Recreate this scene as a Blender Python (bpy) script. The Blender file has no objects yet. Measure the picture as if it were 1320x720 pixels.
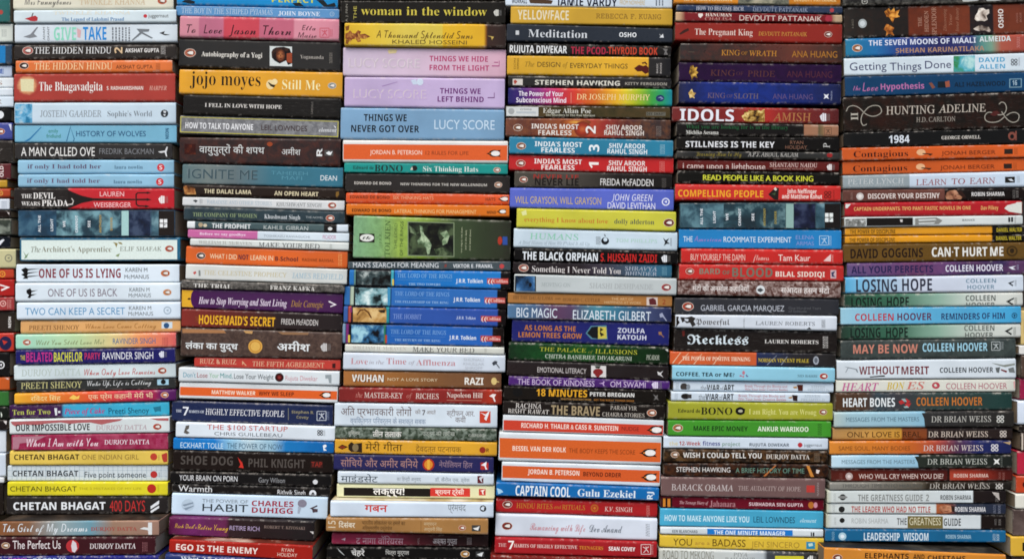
import bpy, bmesh, math, random
from mathutils import Vector, noise

# ------------------------------------------------------------------ camera, world, sun, exposure
S = 0.00095                      # metres per photograph pixel on the plane of the spines
D = 1300.0                       # camera distance from that plane, in the same pixels
scene = bpy.context.scene
COL = scene.collection
cam = bpy.data.cameras.new('camera')
cam.sensor_fit = 'HORIZONTAL'
cam.angle = 2 * math.atan(660.0 / D)
cam.clip_start, cam.clip_end = 0.05, 2000.0
cam_o = bpy.data.objects.new('camera', cam)
COL.objects.link(cam_o)
cam_o.location = (0, -D * S, 0)
cam_o.rotation_euler = (math.radians(90), 0, 0)
scene.camera = cam_o
scene.cycles.filter_width = 1.75     # a slightly soft lens

SUN_EL, SUN_AZ = math.radians(56), math.radians(200)     # azimuth clockwise from +Y; the sun stands behind the camera
world = bpy.data.worlds.new('World')
scene.world = world
world.use_nodes = True
wn = world.node_tree
sky = wn.nodes.new('ShaderNodeTexSky')
sky.sky_type = 'NISHITA'
sky.sun_disc = False
sky.sun_elevation = SUN_EL
sky.sun_rotation = SUN_AZ
sky.air_density = 1.0
sky.dust_density = 3.0
sky.ozone_density = 1.0
bg = wn.nodes['Background']
bg.inputs['Strength'].default_value = 0.09
wn.links.new(sky.outputs[0], bg.inputs['Color'])
sun = bpy.data.lights.new('sun', 'SUN')
sun.energy = 1.5
sun.angle = math.radians(32)
sun.color = (1.0, 0.95, 0.88)
sun_o = bpy.data.objects.new('sun', sun)
COL.objects.link(sun_o)
sd = Vector((math.sin(SUN_AZ) * math.cos(SUN_EL), math.cos(SUN_AZ) * math.cos(SUN_EL), math.sin(SUN_EL)))
sun_o.rotation_euler = (-sd).to_track_quat('-Z', 'Y').to_euler()
vs = scene.view_settings
vs.view_transform = 'Standard'
vs.look = 'None'
vs.exposure = 1.0
vs.gamma = 1.0

# ------------------------------------------------------------------ helpers
def lin(hexs):
    if len(hexs) == 3:
        hexs = ''.join(c * 2 for c in hexs)
    o = []
    for i in (0, 2, 4):
        c = int(hexs[i:i + 2], 16) / 255
        o.append(c / 12.92 if c < 0.04045 else ((c + 0.055) / 1.055) ** 2.4)
    return o

SAT, GAIN, POW = 0.96, 0.95, 1.17
def alb(hexs):
    r, g, b = lin(hexs)
    r, g, b = (c ** POW for c in (r, g, b))
    l = 0.25 * r + 0.65 * g + 0.1 * b
    out = [min(0.86, max(0.004, GAIN * (l + (c - l) * SAT))) for c in (r, g, b)]
    return (out[0], out[1], out[2], 1.0)

MATS = {}
def ink(hexs):
    """printed ink: plain colour with a little unevenness"""
    if hexs in MATS:
        return MATS[hexs]
    m = bpy.data.materials.new('ink_' + hexs)
    m.use_nodes = True
    nt = m.node_tree
    p = nt.nodes['Principled BSDF']
    p.inputs['Roughness'].default_value = 0.5
    p.inputs['Specular IOR Level'].default_value = 0.11
    tc = nt.nodes.new('ShaderNodeTexCoord')
    n = nt.nodes.new('ShaderNodeTexNoise')
    n.inputs['Scale'].default_value = 420
    n.inputs['Detail'].default_value = 2
    nt.links.new(tc.outputs['Object'], n.inputs['Vector'])
    mx = nt.nodes.new('ShaderNodeMix')
    mx.data_type = 'RGBA'
    c = alb(hexs)
    mx.inputs['A'].default_value = (c[0] * .86, c[1] * .86, c[2] * .86, 1)
    mx.inputs['B'].default_value = (min(.86, c[0] * 1.12), min(.86, c[1] * 1.12), min(.86, c[2] * 1.12), 1)
    nt.links.new(n.outputs['Fac'], mx.inputs['Factor'])
    nt.links.new(mx.outputs['Result'], p.inputs['Base Color'])
    MATS[hexs] = m
    return m

def art_mat(c1, c2, c3, freq, seed):
    """a printed picture: three colours in drifting blotches"""
    m = bpy.data.materials.new('picture_print')
    m.use_nodes = True
    nt = m.node_tree
    p = nt.nodes['Principled BSDF']
    p.inputs['Roughness'].default_value = 0.42
    p.inputs['Specular IOR Level'].default_value = 0.11
    tc = nt.nodes.new('ShaderNodeTexCoord')
    mp = nt.nodes.new('ShaderNodeMapping')
    mp.inputs['Location'].default_value = (seed * 3.1, seed * 1.7, seed * 2.3)
    nt.links.new(tc.outputs['Object'], mp.inputs['Vector'])
    n = nt.nodes.new('ShaderNodeTexNoise')
    n.inputs['Scale'].default_value = freq
    n.inputs['Detail'].default_value = 5
    n.inputs['Roughness'].default_value = 0.56
    n.inputs['Distortion'].default_value = 0.4
    nt.links.new(mp.outputs['Vector'], n.inputs['Vector'])
    r = nt.nodes.new('ShaderNodeValToRGB')
    e = r.color_ramp.elements
    e[0].position, e[0].color = 0.36, alb(c2)
    e[1].position, e[1].color = 0.64, alb(c3)
    k = e.new(0.5); k.color = alb(c1)
    nt.links.new(n.outputs['Fac'], r.inputs['Fac'])
    nt.links.new(r.outputs['Color'], p.inputs['Base Color'])
    return m

def glow_mat(c1, c2, c3, cx, cz, rx, rz):
    """a printed sunburst that fades from its middle into the colour of the cover"""
    m = bpy.data.materials.new('sunburst_print')
    m.use_nodes = True
    nt = m.node_tree
    p = nt.nodes['Principled BSDF']
    p.inputs['Roughness'].default_value = 0.45
    p.inputs['Specular IOR Level'].default_value = 0.11
    tc = nt.nodes.new('ShaderNodeTexCoord')
    mp = nt.nodes.new('ShaderNodeMapping')
    mp.inputs['Location'].default_value = (-cx / rx, 0, -cz / rz)
    mp.inputs['Scale'].default_value = (1 / rx, 0, 1 / rz)
    nt.links.new(tc.outputs['Object'], mp.inputs['Vector'])
    ln = nt.nodes.new('ShaderNodeVectorMath')
    ln.operation = 'LENGTH'
    nt.links.new(mp.outputs['Vector'], ln.inputs[0])
    n = nt.nodes.new('ShaderNodeTexNoise')
    n.inputs['Scale'].default_value = 260
    nt.links.new(tc.outputs['Object'], n.inputs['Vector'])
    ad = nt.nodes.new('ShaderNodeMath')
    ad.operation = 'MULTIPLY_ADD'
    nt.links.new(n.outputs['Fac'], ad.inputs[0])
    ad.inputs[1].default_value = 0.3
    nt.links.new(ln.outputs['Value'], ad.inputs[2])
    r = nt.nodes.new('ShaderNodeValToRGB')
    e = r.color_ramp.elements
    e[0].position, e[0].color = 0.15, alb(c1)
    e[1].position, e[1].color = 1.0, alb(c3)
    k = e.new(0.65); k.color = alb(c2)
    nt.links.new(ad.outputs[0], r.inputs['Fac'])
    nt.links.new(r.outputs['Color'], p.inputs['Base Color'])
    return m

def cover_mat(base, ramp, mott, x0, x1, rnd, rough, thick):
    """printed cover card: colour (or bands of colour along the spine), print mottle, grime, worn pale edges"""
    m = bpy.data.materials.new('cover_card')
    m.use_nodes = True
    nt = m.node_tree
    L = nt.links
    p = nt.nodes['Principled BSDF']
    p.inputs['Specular IOR Level'].default_value = rnd.choice((.07, .10, .12, .26))
    tc = nt.nodes.new('ShaderNodeTexCoord')
    obj = tc.outputs['Object']
    sx = nt.nodes.new('ShaderNodeSeparateXYZ')
    L.new(obj, sx.inputs[0])
    if ramp:
        mr = nt.nodes.new('ShaderNodeMapRange')
        mr.inputs['From Min'].default_value = x0
        mr.inputs['From Max'].default_value = x1
        L.new(sx.outputs['X'], mr.inputs['Value'])
        r = nt.nodes.new('ShaderNodeValToRGB')
        els = r.color_ramp.elements
        pts = [((x - x0) / (x1 - x0), c) for x, c in ramp]
        els[0].position, els[0].color = min(1, max(0, pts[0][0])), alb(pts[0][1])
        els[1].position, els[1].color = min(1, max(0, pts[-1][0])), alb(pts[-1][1])
        for q, c in pts[1:-1]:
            k = els.new(min(1, max(0, q)))
            k.color = alb(c)
        L.new(mr.outputs['Result'], r.inputs['Fac'])
        col = r.outputs['Color']
    else:
        rg = nt.nodes.new('ShaderNodeRGB')
        rg.outputs[0].default_value = alb(base)
        col = rg.outputs[0]
    mp = nt.nodes.new('ShaderNodeMapping')
    mp.inputs['Location'].default_value = (rnd.uniform(0, 9), rnd.uniform(0, 9), rnd.uniform(0, 9))
    L.new(obj, mp.inputs['Vector'])
    vec = mp.outputs['Vector']
    def mix(fac, a, b, mode='MIX'):
        mx = nt.nodes.new('ShaderNodeMix')
        mx.data_type = 'RGBA'
        mx.blend_type = mode
        if hasattr(fac, 'is_output'): L.new(fac, mx.inputs['Factor'])
        else: mx.inputs['Factor'].default_value = fac
        for s, v in (('A', a), ('B', b)):
            if hasattr(v, 'is_output'): L.new(v, mx.inputs[s])
            else: mx.inputs[s].default_value = v
        return mx.outputs['Result']
    def tex(scale, detail=3, rough_=0.55, dist=0.0, v=None):
        n = nt.nodes.new('ShaderNodeTexNoise')
        n.inputs['Scale'].default_value = scale
        n.inputs['Detail'].default_value = detail
        n.inputs['Roughness'].default_value = rough_
        n.inputs['Distortion'].default_value = dist
        L.new(v or vec, n.inputs['Vector'])
        return n.outputs['Fac']
    def rng(f, a, b, lo=0.0, hi=1.0):
        q = nt.nodes.new('ShaderNodeMapRange')
        q.inputs['From Min'].default_value = a
        q.inputs['From Max'].default_value = b
        q.inputs['To Min'].default_value = lo
        q.inputs['To Max'].default_value = hi
        L.new(f, q.inputs['Value'])
        return q.outputs['Result']
    if mott:
        mc, ma, ms = mott
        f = rng(tex(ms * 32, 5, 0.65, 0.6), 0.42, 0.68, 0, ma)
        col = mix(f, col, alb(mc))
    # uneven print and handling grime
    g = rng(tex(14, 4), 0.3, 0.7, 0.84, 1.08)
    gv = nt.nodes.new('ShaderNodeCombineColor')
    for i in range(3): L.new(g, gv.inputs[i])
    col = mix(1.0, col, gv.outputs[0], 'MULTIPLY')
    st = nt.nodes.new('ShaderNodeMapping')
    st.inputs['Scale'].default_value = (1.0, 1.0, 9.0)
    L.new(vec, st.inputs['Vector'])
    f = rng(tex(60, 4, 0.7, 0, st.outputs['Vector']), 0.62, 0.82, 0, 0.035)
    col = mix(f, col, (0.42, 0.40, 0.37, 1))
    # fine vertical reading creases on some thick paperbacks
    if thick and rnd.random() < 0.35:
        cv = nt.nodes.new('ShaderNodeMapping')
        cv.inputs['Scale'].default_value = (3.0, 3.0, 160.0)
        L.new(vec, cv.inputs['Vector'])
        f = rng(tex(26, 2, 0.5, 0, cv.outputs['Vector']), 0.66, 0.72, 0, 0.10)
        col = mix(f, col, (0.60, 0.57, 0.52, 1))
    # worn edges, driven by the mesh attribute on the rounded corners
    at = nt.nodes.new('ShaderNodeAttribute')
    at.attribute_name = 'wear'
    wr = nt.nodes.new('ShaderNodeMath'); wr.operation = 'MULTIPLY'
    L.new(at.outputs['Fac'], wr.inputs[0])
    L.new(rng(tex(170, 5, 0.75), 0.47 + rnd.uniform(0, .1), 0.70, 0, rnd.uniform(.45, .9)), wr.inputs[1])
    col = mix(wr.outputs[0], col, (0.62, 0.57, 0.50, 1))
    L.new(col, p.inputs['Base Color'])
    L.new(rng(tex(45, 3), 0.3, 0.7, rough - .07, rough + .12), p.inputs['Roughness'])
    bp = nt.nodes.new('ShaderNodeBump')
    bp.inputs['Strength'].default_value = 0.22
    bp.inputs['Distance'].default_value = 0.0012
    L.new(tex(22, 3, 0.5), bp.inputs['Height'])
    L.new(bp.outputs['Normal'], p.inputs['Normal'])
    return m

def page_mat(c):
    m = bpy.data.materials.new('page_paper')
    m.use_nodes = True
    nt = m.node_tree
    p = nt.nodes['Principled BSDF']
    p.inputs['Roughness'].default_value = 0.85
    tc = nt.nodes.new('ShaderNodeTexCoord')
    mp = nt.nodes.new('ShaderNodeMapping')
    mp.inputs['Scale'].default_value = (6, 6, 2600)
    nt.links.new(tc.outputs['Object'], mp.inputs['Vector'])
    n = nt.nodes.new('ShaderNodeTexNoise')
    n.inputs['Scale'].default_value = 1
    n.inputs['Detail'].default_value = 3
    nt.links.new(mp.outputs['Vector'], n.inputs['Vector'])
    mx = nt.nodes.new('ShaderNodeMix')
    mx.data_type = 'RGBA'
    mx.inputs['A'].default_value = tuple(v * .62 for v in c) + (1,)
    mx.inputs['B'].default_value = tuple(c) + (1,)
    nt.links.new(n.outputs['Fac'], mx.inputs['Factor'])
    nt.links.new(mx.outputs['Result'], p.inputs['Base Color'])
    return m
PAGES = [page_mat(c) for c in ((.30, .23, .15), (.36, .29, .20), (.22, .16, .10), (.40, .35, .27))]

# ------------------------------------------------------------------ lettering
ALPHA = {'b': (0x1D5D4, 0x1D5EE, 0x1D7EC), 'x': (0x1D5D4, 0x1D5EE, 0x1D7EC), 's': (0x1D400, 0x1D41A, 0x1D7CE),
         'S': (0x1D400, 0x1D41A, 0x1D7CE), 'i': (0x1D434, 0x1D44E, None), 'I': (0x1D468, 0x1D482, None),
         'c': (0x1D608, 0x1D4EA, None), 'k': (0x1D4D0, 0x1D4EA, None), 'r': (0x1D434, 0x1D44E, None), 'f': (0x1D56C, 0x1D586, None), 'm': (0x1D670, 0x1D68A, 0x1D7F6)}
OFFS = {'s': -0.0082, 'x': 0.004, 'D': 0.016, 'r': 0.004, 'c': -0.002}
def letters(font, s):
    if font in 'dD':                                     # the short-i sign stands before its consonant
        out = []
        for ch in s:
            if ch == '\u093f':
                k = len(out) - 1
                while k >= 2 and out[k - 1] == '\u094d': k -= 2
                out.insert(max(k, 0), ch)
            else:
                out.append(ch)
        return ''.join(out)
    if font not in ALPHA: return s
    U, l, d = ALPHA[font]
    o = ''
    for c in s:
        if 'A' <= c <= 'Z': o += chr(U + ord(c) - 65)
        elif 'a' <= c <= 'z': o += '\u210e' if (l == 0x1D44E and c == 'h') else chr(l + ord(c) - 97)
        elif d and '0' <= c <= '9': o += chr(d + ord(c) - 48)
        else: o += c
    return o
TEXTS = {}
SLANT = 0.21
def text_shape(font, s):
    key = (font, s)
    if font == 's' and s.upper() == s and not any(c.isdigit() for c in s):
        font = 'r'                                       # light upright capitals: the italic ones set straight
    if key not in TEXTS:
        cu = bpy.data.curves.new('lettering', 'FONT')
        cu.body = letters(font, s)
        cu.offset = OFFS.get(font, 0.0)
        cu.resolution_u = 3
        o = bpy.data.objects.new('lettering', cu)
        me = bpy.data.meshes.new_from_object(o)
        vs_ = [(v.co.x, v.co.y) for v in me.vertices]
        if font == 'r': vs_ = [(x - y * SLANT, y) for x, y in vs_]
        fs = [tuple(p.vertices) for p in me.polygons]
        bpy.data.objects.remove(o)
        bpy.data.meshes.remove(me)
        bpy.data.curves.remove(cu)
        TEXTS[key] = (vs_, fs)
    return TEXTS[key]
CAPS = {}
def cap(font):
    if font not in CAPS:
        v, f = text_shape(font, '\u0915' if font in 'dD' else 'H')
        ys = [q[1] for q in v]
        CAPS[font] = (min(ys), max(ys))
    return CAPS[font]

# ------------------------------------------------------------------ reading the table of books
class Book: pass
def parse(data):
    books = []
    ox = oy = 0.0; sc = 5.5; stack = ''
    for line in data.split('\n'):
        if not line: continue
        k, rest = line[0], line[2:]
        if k == 'C': stack = rest; ox = oy = 0.0; sc = 5.5
        elif k == '@':
            v = [float(q) for q in rest.split()]
            ox, oy, sc = v[0], v[1], (v[2] if len(v) > 2 else 5.5)
        elif k == 'B':
            f = rest.split(';')
            n = [float(q) for q in f[0].split()]
            b = Book()
            b.stack, b.base, b.noun, b.detail = stack, f[1], f[2], f[3]
            b.p = None
            for o in f[4:]:
                if o[0] == 'p': b.p = float(o[1:])
            X = lambda q: ox + q / sc
            Y = lambda q: oy + q / sc
            b.xl, b.xr = X(n[0]), X(n[3])
            b.tl, b.bl, b.tr, b.br = Y(n[1]), Y(n[2]), Y(n[4]), Y(n[5])
            b.o, b.els, b.ramp, b.mott = (ox, oy, sc), [], None, None
            books.append(b)
        elif k == 'G':
            b.ramp = []
            for t in rest.split():
                x, c = t.split(':')
                b.ramp.append((ox + float(x) / sc, c))
        elif k == 'M':
            c, a, s = rest.split(); b.mott = (c, float(a), float(s))
        else: b.els.append((k, rest))
    return books

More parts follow.
